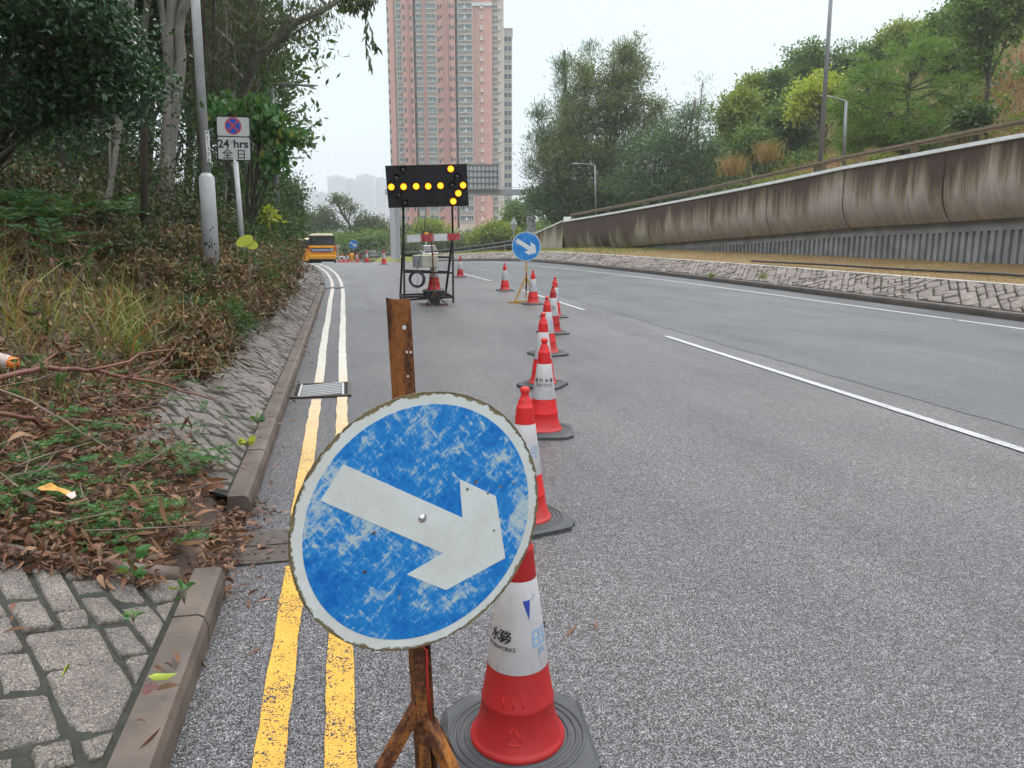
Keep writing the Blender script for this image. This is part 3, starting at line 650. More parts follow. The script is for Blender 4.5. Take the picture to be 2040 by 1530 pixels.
# ================================================================ TRAFFIC THINGS
_font_cache = {}
def text_mb(s, size, bold=0., sx_=1.):
    key = s
    if key not in _font_cache:
        cu = bpy.data.curves.new('t', 'FONT'); cu.body = s; cu.size = 1; cu.align_x = 'CENTER'; cu.align_y = 'CENTER'; cu.offset = bold; cu.resolution_u = 3
        o = bpy.data.objects.new('t', cu); COL.objects.link(o); bpy.context.view_layer.update()
        me = bpy.data.meshes.new_from_object(o.evaluated_get(bpy.context.evaluated_depsgraph_get()))
        _font_cache[key] = ([tuple(v.co) for v in me.vertices], [tuple(p.vertices) for p in me.polygons])
        bpy.data.objects.remove(o); bpy.data.curves.remove(cu); bpy.data.meshes.remove(me)
    v, f = _font_cache[key]; b = MB(); b.add([(x * size * sx_, y * size, 0) for x, y, z in v], f); return b
CH = .78
CPROF = [(.150, .028), (.150, .045), (.143, .05), (.137, .058), (.120, .115), (.113, .165), (.1145, .17), (.1145, .178), (.112, .183), (.0935, .295)]
CTOP = [(.0555, .575), (.0560, .58), (.0475, .665), (.0470, .672), (.040, .676), (.0375, .70), (.030, .715), (.0225, .73), (.021, .74), (.026, .752), (.0265, .766), (.020, .777), (.008, .78)]
def rsl(z): return .0935 + (z - .295) / (.575 - .295) * (.0565 - .0935) + .0012
def wrap(b, z0, a0, off=.0016):
    """a flat drawing wrapped round the sleeve, its middle at height Z0 facing angle A0"""
    vs = []
    for x, y, z in b.v:
        zz = z0 + y; r = rsl(zz) + off + z; a = a0 + x / rsl(z0); vs.append((r * cos(a), r * sin(a), zz))
    b.v = vs; return b
def rect_mb(b, x0, y0, x1, y1, n=4):
    for i in range(n):
        xa, xb = x0 + (x1 - x0) * i / n, x0 + (x1 - x0) * (i + 1) / n
        b.add([(xa, y0, 0), (xb, y0, 0), (xb, y1, 0), (xa, y1, 0)], [(0, 1, 2, 3)])
    return b
def make_cone(body='cone', name='traffic_cone'):
    t = thing(name, 'x', 'traffic cone', (0, 0, 0)); a = .235; c = .075
    oct_ = [(a, -a + c), (a, a - c), (a - c, a), (-a + c, a), (-a, a - c), (-a, -a + c), (-a + c, -a), (a - c, -a)]
    b = MB(); b.prism(oct_, .0, .022); sm = [(x * .93, y * .93) for x, y in oct_]
    n = 8; b.add([(x, y, .022) for x, y in oct_] + [(x, y, .034) for x, y in sm], [(k, (k + 1) % n, n + (k + 1) % n, n + k) for k in range(n)] + [tuple(range(n, 2 * n))])
    b.build('base', M['rubber'], t)
    b = MB(); 
    for r in (.165, .19, .212): b.lathe([(r - .007, .03), (r - .005, .0385), (r + .005, .0385), (r + .007, .03)], 40, cap=False)
    b.build('base_rings', M['rubber'], t, smooth=True)
    b = MB(); b.lathe([(.13, .02)] + CPROF, 48, cap=False); b.lathe([(.094, .29), (.0565, .578)], 32, cap=False); b.lathe(CTOP, 40); b.build('body', M[body], t, smooth=True)
    b = MB(); b.lathe([(rsl(.295) - .001, .293), (rsl(.295) + .0002, .296), (rsl(.575) + .0002, .574), (rsl(.575) - .001, .577)], 48, cap=False); sl_ = b.build('sleeve', M['sleeve'], t, smooth=True)
    return t, sl_
def emblem(parent, a0, z0, kind, m):
    b = MB()
    if kind == 'grid':
        w = .004
        for x in (-.02, 0, .02): rect_mb(b, x - w / 2, -.03, x + w / 2, .03, 1)
        for y in (-.03, -.008, .012, .03): rect_mb(b, -.022, y - w / 2, .022, y + w / 2)
    b = wrap(b, z0, a0); return b.build('emblem', m, parent)
cone0, sl0 = make_cone(); emblem(sl0, R(-75), .43, 'grid', M['ink_pale'])
coneD, slD = make_cone('cone_dk'); emblem(slD, R(-100), .42, 'grid', M['ink'])
cps = [  # base centre in the photo, z, label, height scale, which
 (1045, 1040, 0, 'cone right behind the edge of the large blue arrow sign, its top beside the disc', 1., 0),
 (1081, 768, 0, 'cone half hidden directly behind the cone lettered in black', 1., 0),
 (1091, 706, 0, 'cone midway along the bent row, two places beyond the lettered cone', 1., 0),
 (1101, 664, 0, 'cone with dark emblem next to last of the tight bent row', 1., 1),
 (1104, 632, 0, 'last cone of the tight bent row, mostly hidden, at the lane line', 1., 0),
 (1062, 606, 0, 'red and white cone standing right beside the yellow post of the middle blue arrow sign', 1., 0),
 (1006, 579, 0, 'lone red and white cone left of the middle blue arrow sign, on the lane line', 1., 0),
 (917, 552, 0, 'red and white cone just right of the black arrow board trolley', 1., 1)]
first = [True, True]; CONEG = 'red and white cones closing the lane'
for px, py, z, lab, sc, w in cps:
    P = onz(px, py); src = (cone0, coneD)[w]; rz = rnd.uniform(-.5, .5)
    if first[w]: first[w] = False; src.location = P; src.rotation_euler = (0, 0, rz); src['label'] = lab; src['group'] = CONEG
    else: c = dup(src, P, rz, lab); c['group'] = CONEG; c.rotation_euler = (rnd.gauss(0, .012), rnd.gauss(0, .014), rz)
cone0['group'] = CONEG
for px, Y, off, lab in ((765, 41.5, 0, 'cone standing alone left of the arrow board, at the crest of the road'), (731, 48, 0, 'cone beyond the crest in front of the red and white taxi'),
                   (711, 55.5, 0, 'cone beside the post of the farthest small blue arrow sign'), (692.7, 60, 0, 'tiny cone between the far sign and the yellow vehicle'),
                   (684, 65, 0, 'tiny distant cone closest to the yellow vehicle but one'), (676, 71, 0, 'tiniest cone, right beside the back of the yellow vehicle')):
    x = (px - 1020) / FPX * (Y * CP + .3); s, o = inv((x, Y)); c = dup(cone0, Vector((x, Y, crest(s))), rnd.uniform(-.5, .5), lab); c['group'] = CONEG
# the cone with the black lettering
t, s_ = make_cone(); P = onz(1083, 862); t.location = P; t.rotation_euler = (0, 0, 0); tag(t, 'cone whose white sleeve carries black lettering in three lines, second past the large sign', 'traffic cone', CONEG)
a0 = math.atan2(-P.y, -P.x)
wrap(text_mb('明 興 水 務', .034, .02), .445, a0 + .0).build('lettering', M['ink'], s_); wrap(text_mb('Ming Hing Waterworks', .0150, .01), .418, a0).build('lettering', M['ink'], s_)
wrap(text_mb('ENGINEERING COMPANY LIMITED', .0098, .02), .403, a0).build('lettering', M['ink'], s_)
# the nearest cone, darker red and worn
t, s_ = make_cone('cone_dk'); P = onz(1031, 1480); t.location = P; t.rotation_euler = (0, 0, .12); tag(t, 'nearest cone, dark worn red with peeling printed sleeve, beneath the large blue arrow sign', 'traffic cone', CONEG)
a0 = math.atan2(-P.y, -P.x) - .12
wrap(text_mb('務', .044, .02), .405, a0 - .50).build('lettering', M['ink'], s_); wrap(text_mb('水', .044, .02), .405, a0 - .98).build('lettering', M['ink'], s_)
wrap(text_mb('WATERWORKS', .0175, .01), .372, a0 - .80).build('lettering', M['ink'], s_)
b = MB(); b.add([(-.022, .03, 0), (-.004, -.03, 0), (0.002, .03, 0), (.03, .045, 0)], [(0, 1, 2), (0, 2, 3)]); wrap(b, .49, a0 + .55).build('emblem', M['ink_blue'], s_)
b = MB(); w = .006
for x in (-.03, -.005, .02): rect_mb(b, x, -.026, x + w, .026, 1)
for y in (-.026, -.003, .02): rect_mb(b, -.03, y, .026, y + w)
wrap(b, .40, a0 + .95).build('emblem', M['ink_pale'], s_); wrap(text_mb('IN', .03, .01), .355, a0 + .98).build('lettering', M['ink_pale'], s_)
b = MB()   # moulded marks on the foot of the cone
def crad(z): return float(np.interp(z, [.045, .058, .115, .165, .183, .295], [.150, .137, .120, .113, .112, .0935]))
def cp_(a, z, o=.001): return (cos(a0 + a) * (crad(z) + o), sin(a0 + a) * (crad(z) + o), z)
for a in (-.28, 0, .28): b.tube([cp_(a - .12, .192), cp_(a - .12, .225)], .0016, 5)
tri = [(-.32, .085), (.12, .085), (-.10, .14)]
for q in range(3):
    A, B = tri[q], tri[(q + 1) % 3]; pts = [(A[0] + (B[0] - A[0]) * f, A[1] + (B[1] - A[1]) * f) for f in (.15, .45, .8)]
    b.tube([cp_(*p) for p in pts], .0018, 5)
b.build('moulded_pattern', M['cone'], t, smooth=True)
# ---------------------------------------------------------------- the big sign
KS = .85; C0 = Vector((0, 0, CAMH)) + (Vector((-.243, 2.021, .807)) - Vector((0, 0, CAMH))) * KS; YAW = .546
U = Vector((cos(YAW), sin(YAW), 0)); T_ = -.037; Wv = Vector((-sin(YAW) * sin(T_), cos(YAW) * sin(T_), cos(T_))); Nn = U.cross(Wv)   # Nn faces the camera
MS = Matrix.Translation(C0) @ Matrix((U, Wv, Nn)).transposed().to_4x4()
def onplate(x, y):
    d = ray(x, y); tt = (C0 - Vector((0, 0, CAMH))).dot(Nn) / d.dot(Nn); P = Vector((0, 0, CAMH)) + d * tt - C0; return (P.dot(U), P.dot(Wv))
sg = thing('road_sign', 'large scratched round blue sign with white arrow on a rusty post in the foreground', 'road sign', (0, 0, 0)); sg.location = C0; sg.rotation_euler = MS.to_3x3().to_euler()
RS = .378 * KS
def disc(r, z0, z1, n=96, jag=0., seed=1):
    rr = random.Random(seed); b = MB(); poly = []
    for k in range(n):
        a = 2 * pi * k / n; q = r * (1 - jag * abs(rr.gauss(0, 1))); poly.append((q * cos(a), q * sin(a)))
    return b.prism(poly, z0, z1)
disc(RS, -.004, 0, 220, .0035).build('plate', M['rim'], sg)
disc(.342 * KS, 0, .0008, 128).build('blue_face', M['blue'], sg)
ar_px = [(684, 925), (921, 1031), (915, 954), (987, 988), (1006, 1111), (888, 1175), (810, 1144), (883, 1102), (638, 997)]
ARROW = [onplate(*q) for q in ar_px]
# triangulated by hand: shaft + head halves
def arrow_mb(pts, z):
    b = MB(); v = [(x, y, z) for x, y in pts]; v0 = [(x, y, z - .0012) for x, y in pts]
    b.add(v + v0, [(0, 8, 7, 1), (1, 7, 5, 4), (1, 4, 3, 2), (7, 6, 5)] + [(k, (k + 1) % 9, 9 + (k + 1) % 9, 9 + k) for k in range(9)]); return b
arrow_mb(ARROW, .0018).build('arrow', M['white_face'], sg)
b = MB(); cx_, cy_ = onplate(841, 1032); b.lathe([(.0001, .008), (.0045, .0078), (.0065, .006), (.007, .003), (.0105, .0026), (.011, .0018)][::-1], 20, (cx_, cy_, 0)); b.build('bolt', M['chrome'], sg, smooth=True)
# angle iron post (L section) behind the disc, in world space
b = MB(); YP = 1.775; ptop = at(784, 596, YP + .03); pm = at(838, 1470, YP); PT = Vector((ptop.x, YP + .03, ptop.z)); PB = PT + (pm - PT) * (PT.z / (PT.z - pm.z))
ax = (PT - PB).normalized(); xx = Vector((cos(.25), sin(.25), 0)); yy_ = Vector((-sin(.95), cos(.95), 0))
def Lsec(P, w=.044, th=.005):
    x1, y1 = Vector((cos(-.35), sin(-.35), 0)), Vector((cos(2.15), sin(2.15), 0))   # two legs of the angle, corner to the camera
    return [P, P + x1 * w, P + x1 * w + y1 * th, P + x1 * th + y1 * th, P + y1 * w + x1 * th, P + y1 * w]
r0, r1 = Lsec(PB), Lsec(PT); k = 6
b.add(r0 + r1, [(i, (i + 1) % k, k + (i + 1) % k, k + i) for i in range(k)] + [(3, 2, 1, 0), (5, 4, 3, 0), (6, 7, 8, 9), (6, 9, 10, 11)])
post = b.build('post', M['rust_dk'], None); worldpar_ = lambda o, t: setattr(o, 'parent', t) or setattr(o, 'matrix_parent_inverse', (Matrix.Translation(t.location) @ t.rotation_euler.to_matrix().to_4x4()).inverted())
worldpar_(post, sg)
x1 = Vector((cos(-.35), sin(-.35), 0)); nn = Vector((sin(-.35), -cos(-.35), 0))
for (fz, fx, r_) in ((.955, .55, .0055), (.915, .62, .003), (.915, .85, .003), (.875, .6, .0028), (.735, .62, .0045)):
    c = PB.lerp(PT, fz) + x1 * .044 * fx + nn * .0008
    b = MB(); b.add([c + (x1 * cos(a) + Vector((0, 0, 1)) * sin(a)) * r_ for a in np.linspace(0, 2 * pi, 13)[:-1]], [tuple(range(12))]); b.build('bolt_hole', M['whitepaint'], post)
b = MB()
foot = PB.lerp(PT, .285)
for dx, dy in ((-.24, -.06), (.20, -.10), (.02, .36)): b.bar(foot, PB + Vector((dx, dy, .02)), .035, .03)
b.bar(PB + Vector((-.34, -.06, .015)), PB + Vector((-.1, -.06, .015)), .03, .03)
worldpar_(b.build('stand_legs', M['rust'], None, bevel=.002), sg)
b = MB(); b.bar(PB + Vector((.012, -.012, .0)), PB.lerp(PT, .56) + Vector((.012, -.004, 0)), .03, .03); worldpar_(b.build('lower_post', M['rust'], None, bevel=.002), sg)
b = MB(); h0 = PB.lerp(PT, .42) + Vector((.028, -.03, 0))
b.tube([h0 + Vector((.012, 0, .09)), h0 + Vector((.008, 0, .03)), h0, h0 + Vector((-.012, -.004, -.008)), h0 + Vector((.006, 0, -.03)), h0 + Vector((.006, 0, -.12)), h0 + Vector((.014, 0, -.22))], [.006, .0035, .003, .003, .003, .003, .002], 6)
worldpar_(b.build('tie_string', M['cone_dk'], None, smooth=True), sg)
# ---------------------------------------------------------------- the two smaller arrow signs
def arrow_sign(P, r, zc, lab, yaw=0., m='blue_clean'):
    t = thing('road_sign', lab, 'road sign', P, yaw)
    rx = Matrix.Translation((0, -.03, zc)) @ Matrix.Rotation(pi / 2, 4, 'X')
    k = r / RS
    disc(r, -.003, 0, 64).xf(rx).build('plate', M['white_face'], t); disc(.345 * KS * k * 1.045, 0, .002, 64).xf(rx).build('blue_face', M[m], t)
    a = ARROW; arrow_mb([(x * k, y * k) for x, y in a], .004).xf(rx).build('arrow', M['white_face'], t)
    b = MB(); b.box((0, 0, zc / 2 + .2), (.035, .03, zc - .1)); b.build('post', M['ochre'], t)
    b = MB(); b.bar((0, 0, .62), (-.27, -.1, .02), .03, .03); b.bar((0, 0, .62), (.24, .05, .02), .03, .03); b.bar((0, 0, .1), (.01, -.0, .7), .03, .03); b.bar((-.42, -.02, .015), (-.12, -.18, .015), .035, .03); b.bar((.12, .13, .015), (.38, -.03, .015), .035, .03); b.bar((-.27, -.1, .03), (0, 0, .04), .03, .03)
    b.build('stand_legs', M['ochre'], t); return t
P = onz(1048, 603); s1 = arrow_sign(P, .335, at(1043, 491, P.y).z, 'middle round blue arrow sign on a yellow post with spread legs, amid the cones')
for o in s1.children:
    if o.name.startswith('plate'): pass
Y = 55; x = (705 - 1020) / FPX * (Y * CP + .3); s, o = inv((x, Y)); zb = crest(s)
arrow_sign(Vector((x, Y, zb)), .32, at(705, 487, Y).z - zb, 'farthest and smallest round blue arrow sign, beyond the crest right of the yellow vehicle')
# ---------------------------------------------------------------- arrow board trolley
TC = onz(866, 598.5); yaw = R(9)
tb = thing('arrow_board_trolley', 'black wheeled frame carrying a lit amber arrow board in the middle of the road', 'arrow board', Vector((TC.x, 17.3, 0)), yaw)
def lc(px, py, Y, dz=0):    # world point -> trolley space
    p = at(px, py, Y); q = Matrix.Rotation(-yaw, 4, 'Z') @ (p - Vector(tb.location)); return q
z0 = .14
fl, fr = Vector((-.53, 0, z0)), Vector((.56, 0, z0 + .05)); bl_, br_ = Vector((-.60, 1.45, z0)), Vector((.50, 1.5, z0 + .03))
la, ra = lc(804, 466, 17.7), lc(902, 470, 18.)
lt, rt = lc(802, 345, 17.3), lc(900, 345, 17.45)
b = MB(); w = .045
for p, q in ((fl, fr), (fl, bl_), (fr, br_), (bl_, br_), (fl, la), (bl_, la), (fr, ra), (br_, ra)): b.bar(p, q, w, w)
def on(p, q, f): return p.lerp(q, f)
for f in (.64, .39): b.bar(on(fl, la, f + .03), on(fr, ra, f), w * .9, w * .9); 
for f in (.64, .39): b.bar(on(bl_, la, f + .03), on(br_, ra, f), w * .8, w * .8)
b.bar(la, lt, w, w); b.bar(ra, rt, w, w)
b.bar(Vector((-.2, .72, z0)), Vector((.2, .75, z0)), .3, .05); b.bar(on(fl, bl_, .5), on(fr, br_, .5), .05, .05)
b.build('frame', M['blackmetal'], tb)
for p in (fl, fr, bl_, br_):
    wx = p + Vector((0, 0, -.075)); b = MB(); b.tube([wx + Vector((-.018, 0, 0)), wx + Vector((.018, 0, 0))], .062, 18); o = b.build('wheel', M['tyre'], tb)
    b = MB(); b.box(p + Vector((-.028, 0, -.04)), (.006, .04, .09)); b.box(p + Vector((.028, 0, -.04)), (.006, .04, .09)); b.tube([wx + Vector((-.034, 0, 0)), wx + Vector((.034, 0, 0))], .012, 8); b.build('bracket', M['galv_dk'], o)
BT = [lc(767, 330, 17.2), lc(930, 326.5, 17.45), lc(934, 410, 17.45), lc(774, 414, 17.2)]
bu = (BT[1] - BT[0]); bw = bu.length; bu.normalize(); bn = bu.cross((BT[0] - BT[3]).normalized()).normalized(); bv = (BT[0] - BT[3]).normalized(); bh = (BT[0] - BT[3]).length
b = MB(); dep = -bn * .09; b.add([p for p in BT] + [p + dep for p in BT], [(3, 2, 1, 0), (4, 5, 6, 7), (0, 1, 5, 4), (1, 2, 6, 5), (2, 3, 7, 6), (3, 0, 4, 7)])
M['board'] = plain('board_black', (.010, .010, .012), .6, var=.4, scale=3, spec=.2)
bd = b.build('board', M['board'], tb, bevel=.006)
g = G('amber_lit'); c = g.co(); r = g.n('VectorMath', operation='LENGTH', i_0=c).outputs['Value']
bb = g.bsdf((.9, .4, .02), .3, 0, None, .4, g.ramp(g.math('MULTIPLY', r, 13.), [(.0, (1, .75, .10)), (.55, (1, .58, .02)), (.85, (1, .28, .0))]), 2.4); M['amber'] = g.done(bb)
M['lamp_off'] = plain('lamp_off', (.018, .017, .016), .25, var=.2)
lit = [(779.5, 372.5), (804, 372), (829, 371.2), (853, 371), (877.5, 370), (922.5, 369), (898, 336.5), (913, 385), (903, 401)]
off = [(803, 338), (790, 355), (794, 389), (807, 404.5), (911, 352), (900.5, 369.5)]
nfr = bn
def onboard(px, py):
    P0 = Matrix.Rotation(yaw, 4, 'Z') @ BT[0] + Vector(tb.location); nw = Matrix.Rotation(yaw, 3, 'Z') @ bn
    d = ray(px, py); tt = (P0 - Vector((0, 0, CAMH))).dot(nw) / d.dot(nw); p = Vector((0, 0, CAMH)) + d * tt
    return Matrix.Rotation(-yaw, 4, 'Z') @ (p - Vector(tb.location))
if bn.y > 0: nfr = -bn
LM = Matrix((bu, bv, nfr)).transposed().to_4x4()
for i, (px, py) in enumerate(lit + off):
    on_ = i < len(lit); p = onboard(px, py); L = MB(); b = MB()
    b.lathe([(.068, .001), (.060, .014), (.04, .024), (.015, .029), (.0005, .03)], 24, cap=False); b.xf(Matrix.Identity(4))
    o = b.build('lamp', M['amber'] if on_ else M['lamp_off'], tb, smooth=True); o.matrix_basis = Matrix.Translation(p) @ LM
    b = MB(); b.lathe([(.07, .0), (.083, .0), (.080, .03), (.074, .03), (.070, .0)], 24, cap=False)
    for q in range(1): b.add([(.083 * cos(a), .083 * sin(a), z) for a in np.linspace(.25, pi - .25, 9) for z in (.0, .075)], [(2 * i_, 2 * i_ + 1, 2 * i_ + 3, 2 * i_ + 2) for i_ in range(8)])
    b.build('hood', M['board'], o)
pc = lc(847, 520.5, 17.6); b = MB(); b.box(pc, (.56, .30, .27)); bx = b.build('control_box', M['beige_box'], tb, bevel=.008)
b = MB(); b.box(pc + Vector((-.17, -.155, 0)), (.2, .012, .25)); b.build('side_panel', M['galv_dk'], bx)
b = MB(); cc = lc(831, 556, 17.25)
for i in range(9):
    r = .155 + rnd.uniform(-.025, .02); ox, oz = rnd.uniform(-.02, .02), rnd.uniform(-.02, .02)
    b.tube([cc + Vector((ox + r * cos(a), -.01 * i + .02, oz + r * 1.05 * sin(a))) for a in np.linspace(0, 2 * pi, 25)], .009, 6)
b.tube([cc + Vector((0, -.02, .16)), cc + Vector((.06, -.02, .45)), lc(843, 500, 17.2), lc(846, 440, 17.2), lc(850, 412, 17.3)], .008, 6)
b.tube([cc + Vector((-.02, -.04, .15)), cc + Vector((.03, -.04, .0)), cc + Vector((-.02, -.04, -.12)), cc + Vector((0.01, -.04, -.27))], .004, 5)
b.build('cable_coil', M['ink'], tb, smooth=True)
# cone on the trolley with two spare bases beneath
cp0 = at(863, 586, 17.5); t, s_ = make_cone('cone_dk'); t.location = (cp0.x, 17.75, .3); tag(t, 'cone standing inside the arrow board trolley on a stack of black rubber bases', 'traffic cone', CONEG); t.scale = (1.1,) * 3
wt = thing('rubber_base', 'stack of two black octagonal rubber bases beneath the cone inside the trolley', 'rubber base', (cp0.x, 17.75, .18))
for z in (0.0, .06):
    b = MB(); a = .24; c = .075; b.prism([(a, -a + c), (a, a - c), (a - c, a), (-a + c, a), (-a, a - c), (-a, -a + c), (-a + c, -a), (a - c, -a)], z, z + .045); b.build('rubber_block', M['rubber_dk'], wt)
# barrier board on its stand, in front
BP = onz(869, 609); bs = thing('barrier_board', 'red and white striped barrier plank on a rusty post before the arrow board', 'barrier', BP)
def lb(px, py, dy=0.): return at(px, py, BP.y + dy) - BP
PL = [lb(811, 468.5), lb(917, 464.), lb(917, 478), lb(811, 483)]
b = MB(); d = Vector((0, .02, 0)); b.add(PL + [p + d for p in PL], [(3, 2, 1, 0), (4, 5, 6, 7), (0, 1, 5, 4), (1, 2, 6, 5), (2, 3, 7, 6), (3, 0, 4, 7)]); pk = b.build('plank', M['whitepaint'], bs)
M['faded_red'] = rustmat('faded_red', (.42, .05, .06), (.45, .36, .36), .42, 16)
for f0, f1 in ((.255, .505), (.755, .995)):
    q = [PL[0].lerp(PL[1], f0), PL[0].lerp(PL[1], f1), PL[3].lerp(PL[2], f1), PL[3].lerp(PL[2], f0)]; b = MB(); b.add([p + Vector((0, -.003, 0)) for p in q], [(3, 2, 1, 0)]); b.build('red_band', M['faded_red'], pk)
b = MB(); b.bar(lb(858.5, 461, .04), lb(866, 584, .04), .03, .03); b.build('post', M['rust'], bs)
b = MB(); A = lb(866, 582, .04); b.bar(A, lb(846, 612), .028, .028); b.bar(A, lb(893, 611, .05), .028, .028); b.bar(lb(842, 608, .1), lb(849, 616, -.15), .03, .03); b.bar(lb(889, 606, .2), lb(896, 614, -.05), .03, .03); b.bar(lb(850, 607), lb(889, 607, .05), .024, .024)
b.build('stand_legs', M['rust_dk'], bs)
b = MB(); b.box(lb(867, 601, .15), (.21, .2, .21)); b.build('weight_block', M['rubber_dk'], bs)
# ---------------------------------------------------------------- no stopping sign
SPN = at(486, 500, 12.0); SPN.z = 1.0; sn = thing('parking_sign', 'white no stopping plate reading 24 hrs on a thin grey post among the shrubs', 'road sign', SPN)
def l2(px, py, Y=12.): return at(px, py, Y) - SPN
q4 = [l2(427.5, 229.5), l2(497.5, 232.5), l2(503.5, 321), l2(433.5, 320)]
u_ = (q4[1] - q4[0] + q4[2] - q4[3]).normalized(); w_ = (q4[0] - q4[3] + q4[1] - q4[2]).normalized(); n_ = u_.cross(w_).normalized(); w_ = n_.cross(u_)
SW, SH = .575, .70; ctr = sum(q4, Vector()) / 4; SM = Matrix.Translation(ctr) @ Matrix((u_, w_, n_)).transposed().to_4x4()
SW = (q4[1] - q4[0]).length; SH = (q4[0] - q4[3]).length
def rrect(x0, y0, x1, y1, r, z0, z1):
    poly = []
    for cx, cy, a in ((x1 - r, y0 + r, -90), (x1 - r, y1 - r, 0), (x0 + r, y1 - r, 90), (x0 + r, y0 + r, 180)):
        for k in range(5): poly.append((cx + r * cos(R(a + k * 22.5)), cy + r * sin(R(a + k * 22.5))))
    return MB().prism(poly, z0, z1)
rrect(-SW / 2, -SH / 2, SW / 2, SH / 2, .035, -.004, 0).xf(SM).build('plate', M['signblack'], sn)
up = rrect(-SW / 2 + .022, SH * .055, SW / 2 - .022, SH / 2 - .022, .025, 0, .0015).xf(SM).build('upper_panel', M['signgrey'], sn)
lo = rrect(-SW / 2 + .022, -SH / 2 + .022, SW / 2 - .022, SH * .055 - .018, .025, 0, .0015).xf(SM).build('lower_panel', M['signgrey'], sn)
cy = SH * .277; rr = .125
M['sign_red'] = plain('sign_red', (.45, .05, .045), .45, var=.05); M['sign_blue'] = plain('sign_blue', (.01, .07, .40), .45, var=.05)
disc(rr, 0.0015, .003, 40).xf(SM @ Matrix.Translation((-.0, cy, 0))).build('red_ring', M['sign_red'], up)
disc(rr * .84, 0.003, .0042, 40).xf(SM @ Matrix.Translation((-.0, cy, 0))).build('blue_disc', M['sign_blue'], up)
b = MB()
for a in (pi / 4, -pi / 4): b.box((0, 0, .005 + .0006 * (a > 0)), (rr * 1.68, .026, .0012), Matrix.Rotation(a, 3, 'Z'))
b.xf(SM @ Matrix.Translation((0, cy, 0))).build('red_cross', M['sign_red'], up)
def put(s, x, y, size, sx_=1., bold=.02):
    return text_mb(s, size, bold, sx_).xf(SM @ Matrix.Translation((x, y, .003))).build('lettering', M['signblack'], lo)
put('24', -.155, -.085, .165, 1.05, .03); put('hrs', .105, -.08, .16, 1.1, .03); put('小時', -.03, -.05, .028); put('全', -.1, -.235, .155, 1.05, .012); put('日', .105, -.235, .15, 1.05, .012)
b = MB(); b.tube([l2(469, 318, 12.03), l2(486, 520, 12.03)], .036, 14); b.build('post', M['galv'], sn, smooth=True)
# ---------------------------------------------------------------- lamp posts
def lamp_post(name, lab, base, top, r0, r1, arm=None, base_h=0, base_r=0, head=True, group='street lamps'):
    t = thing(name, lab, 'street lamp', base, group=None); base = Vector(base); top = Vector(top); d = top - base
    b = MB(); st = base_h / max(d.length, .01)
    if base_h:
        b.tube([base, base + d * (st * .96), base + d * st], [base_r * 1.05, base_r, r0 * 1.02], 20)
        b.build('base_compartment', M['galv'], t, smooth=False, world=True); 
        for p in t.children[-1].data.polygons: p.use_smooth = len(p.vertices) == 4
        b = MB()
    b.tube([base + d * st * .98, top], [r0, r1], 16); b.build('pole', M['galv'] if .05 < r0 < .06 else M['galv_dk'], t, world=True, smooth=True)
    if arm is not None:
        e = Vector(arm); b = MB(); b.tube([top, top + (e - top) * .9 + Vector((0, 0, .02)), e], [r1 * .8, r1 * .55, r1 * .4], 8); b.build('arm', M['galv_dk'], t, world=True)
        v = (e - top).normalized(); b = MB(); b.tube([e - v * .12, e + v * .05, e + v * .3, e + v * .52], [.05, .10, .11, .03], 10); b.v = [(x, y, e.z + (z - e.z) * .45) for x, y, z in b.v]; b.build('lamp_head', M['galv'], t, world=True, smooth=True)
    return t
Yl = 10.
lp_ = lamp_post('street_lamp', 'big grey lamp post with wide paint-splashed base and lettered strip', at(424.5, 560, Yl), at(389 + (0 - 0), -10, Yl) + (at(389, -10, Yl) - at(411, 330, Yl)) * .9, .056, .052, None, (at(413, 345, Yl) - at(424.5, 560, Yl)).length, .094)
# lettered strip, wrapped on the pole: world placed
A, B = at(416.5, 322, Yl), at(412, 262, Yl)
tz = Vector((B - A)).normalized(); tx = Vector((1, 0.35, 0)).normalized(); ty = tz.cross(tx).normalized(); tx = ty.cross(tz).normalized()
SMM = Matrix((tx, tz, tx.cross(tz))).transposed().to_4x4()
b = MB(); cen = (A + B) / 2 + Vector((.0, -.0, 0)); h = (B - A).length * .52; rr_ = .0572
axisc = at(411.5, 292, Yl)
def strip_pt(a, z): return axisc + tz * z + (Vector((cos(a), sin(a), 0))) * rr_
angs = np.linspace(-1.3, -.45, 7)
b.add([strip_pt(a, z) for a in angs for z in (-h, h)], [(2 * i, 2 * i + 2, 2 * i + 3, 2 * i + 1) for i in range(6)]); st_ = b.build('strip', M['whitepaint'], lp_, world=True, smooth=True)
rr_ = .0582
for i, ch in enumerate('AE1306'):
    tm = text_mb(ch, .066, .02, .75); vs = []
    for x, y, z in tm.v: vs.append(strip_pt(-.90 + x / rr_, h * .86 - i * h * .345 + y))
    tm.v = vs; tm.build('lettering', M['signblack'], st_, world=False) if False else None
    o = tm.build('lettering', M['signblack'], None); worldpar(o, lp_)
b = MB(); bax = at(420, 480, Yl)
for i in range(26):
    a = rnd.uniform(-2.4, -.7); z = rnd.gauss(-.12, .14); r_ = rnd.uniform(.004, .017); c = Vector((bax.x + .0965 * cos(a) - .02 * z, bax.y + .0965 * sin(a), bax.z + z)); tt = Vector((-sin(a), cos(a), 0))
    b.add([c + tt * cos(q) * r_ * rnd.uniform(.5, 1.3) + Vector((0, 0, 1)) * sin(q) * r_ * rnd.uniform(.6, 2.2) + Vector((cos(a), sin(a), 0)) * .003 for q in np.linspace(0, 2 * pi, 9)[:-1]], [tuple(range(8))])
b.build('paint_splashes', M['ink'], lp_, world=True)
def lampat(lab, pb, ptp, parm, Y, r0=.095, r1=.065, Ya=None):
    return lamp_post('street_lamp', lab, at(*pb, Y), at(*ptp, Y), r0, r1, at(*parm, Ya or Y))
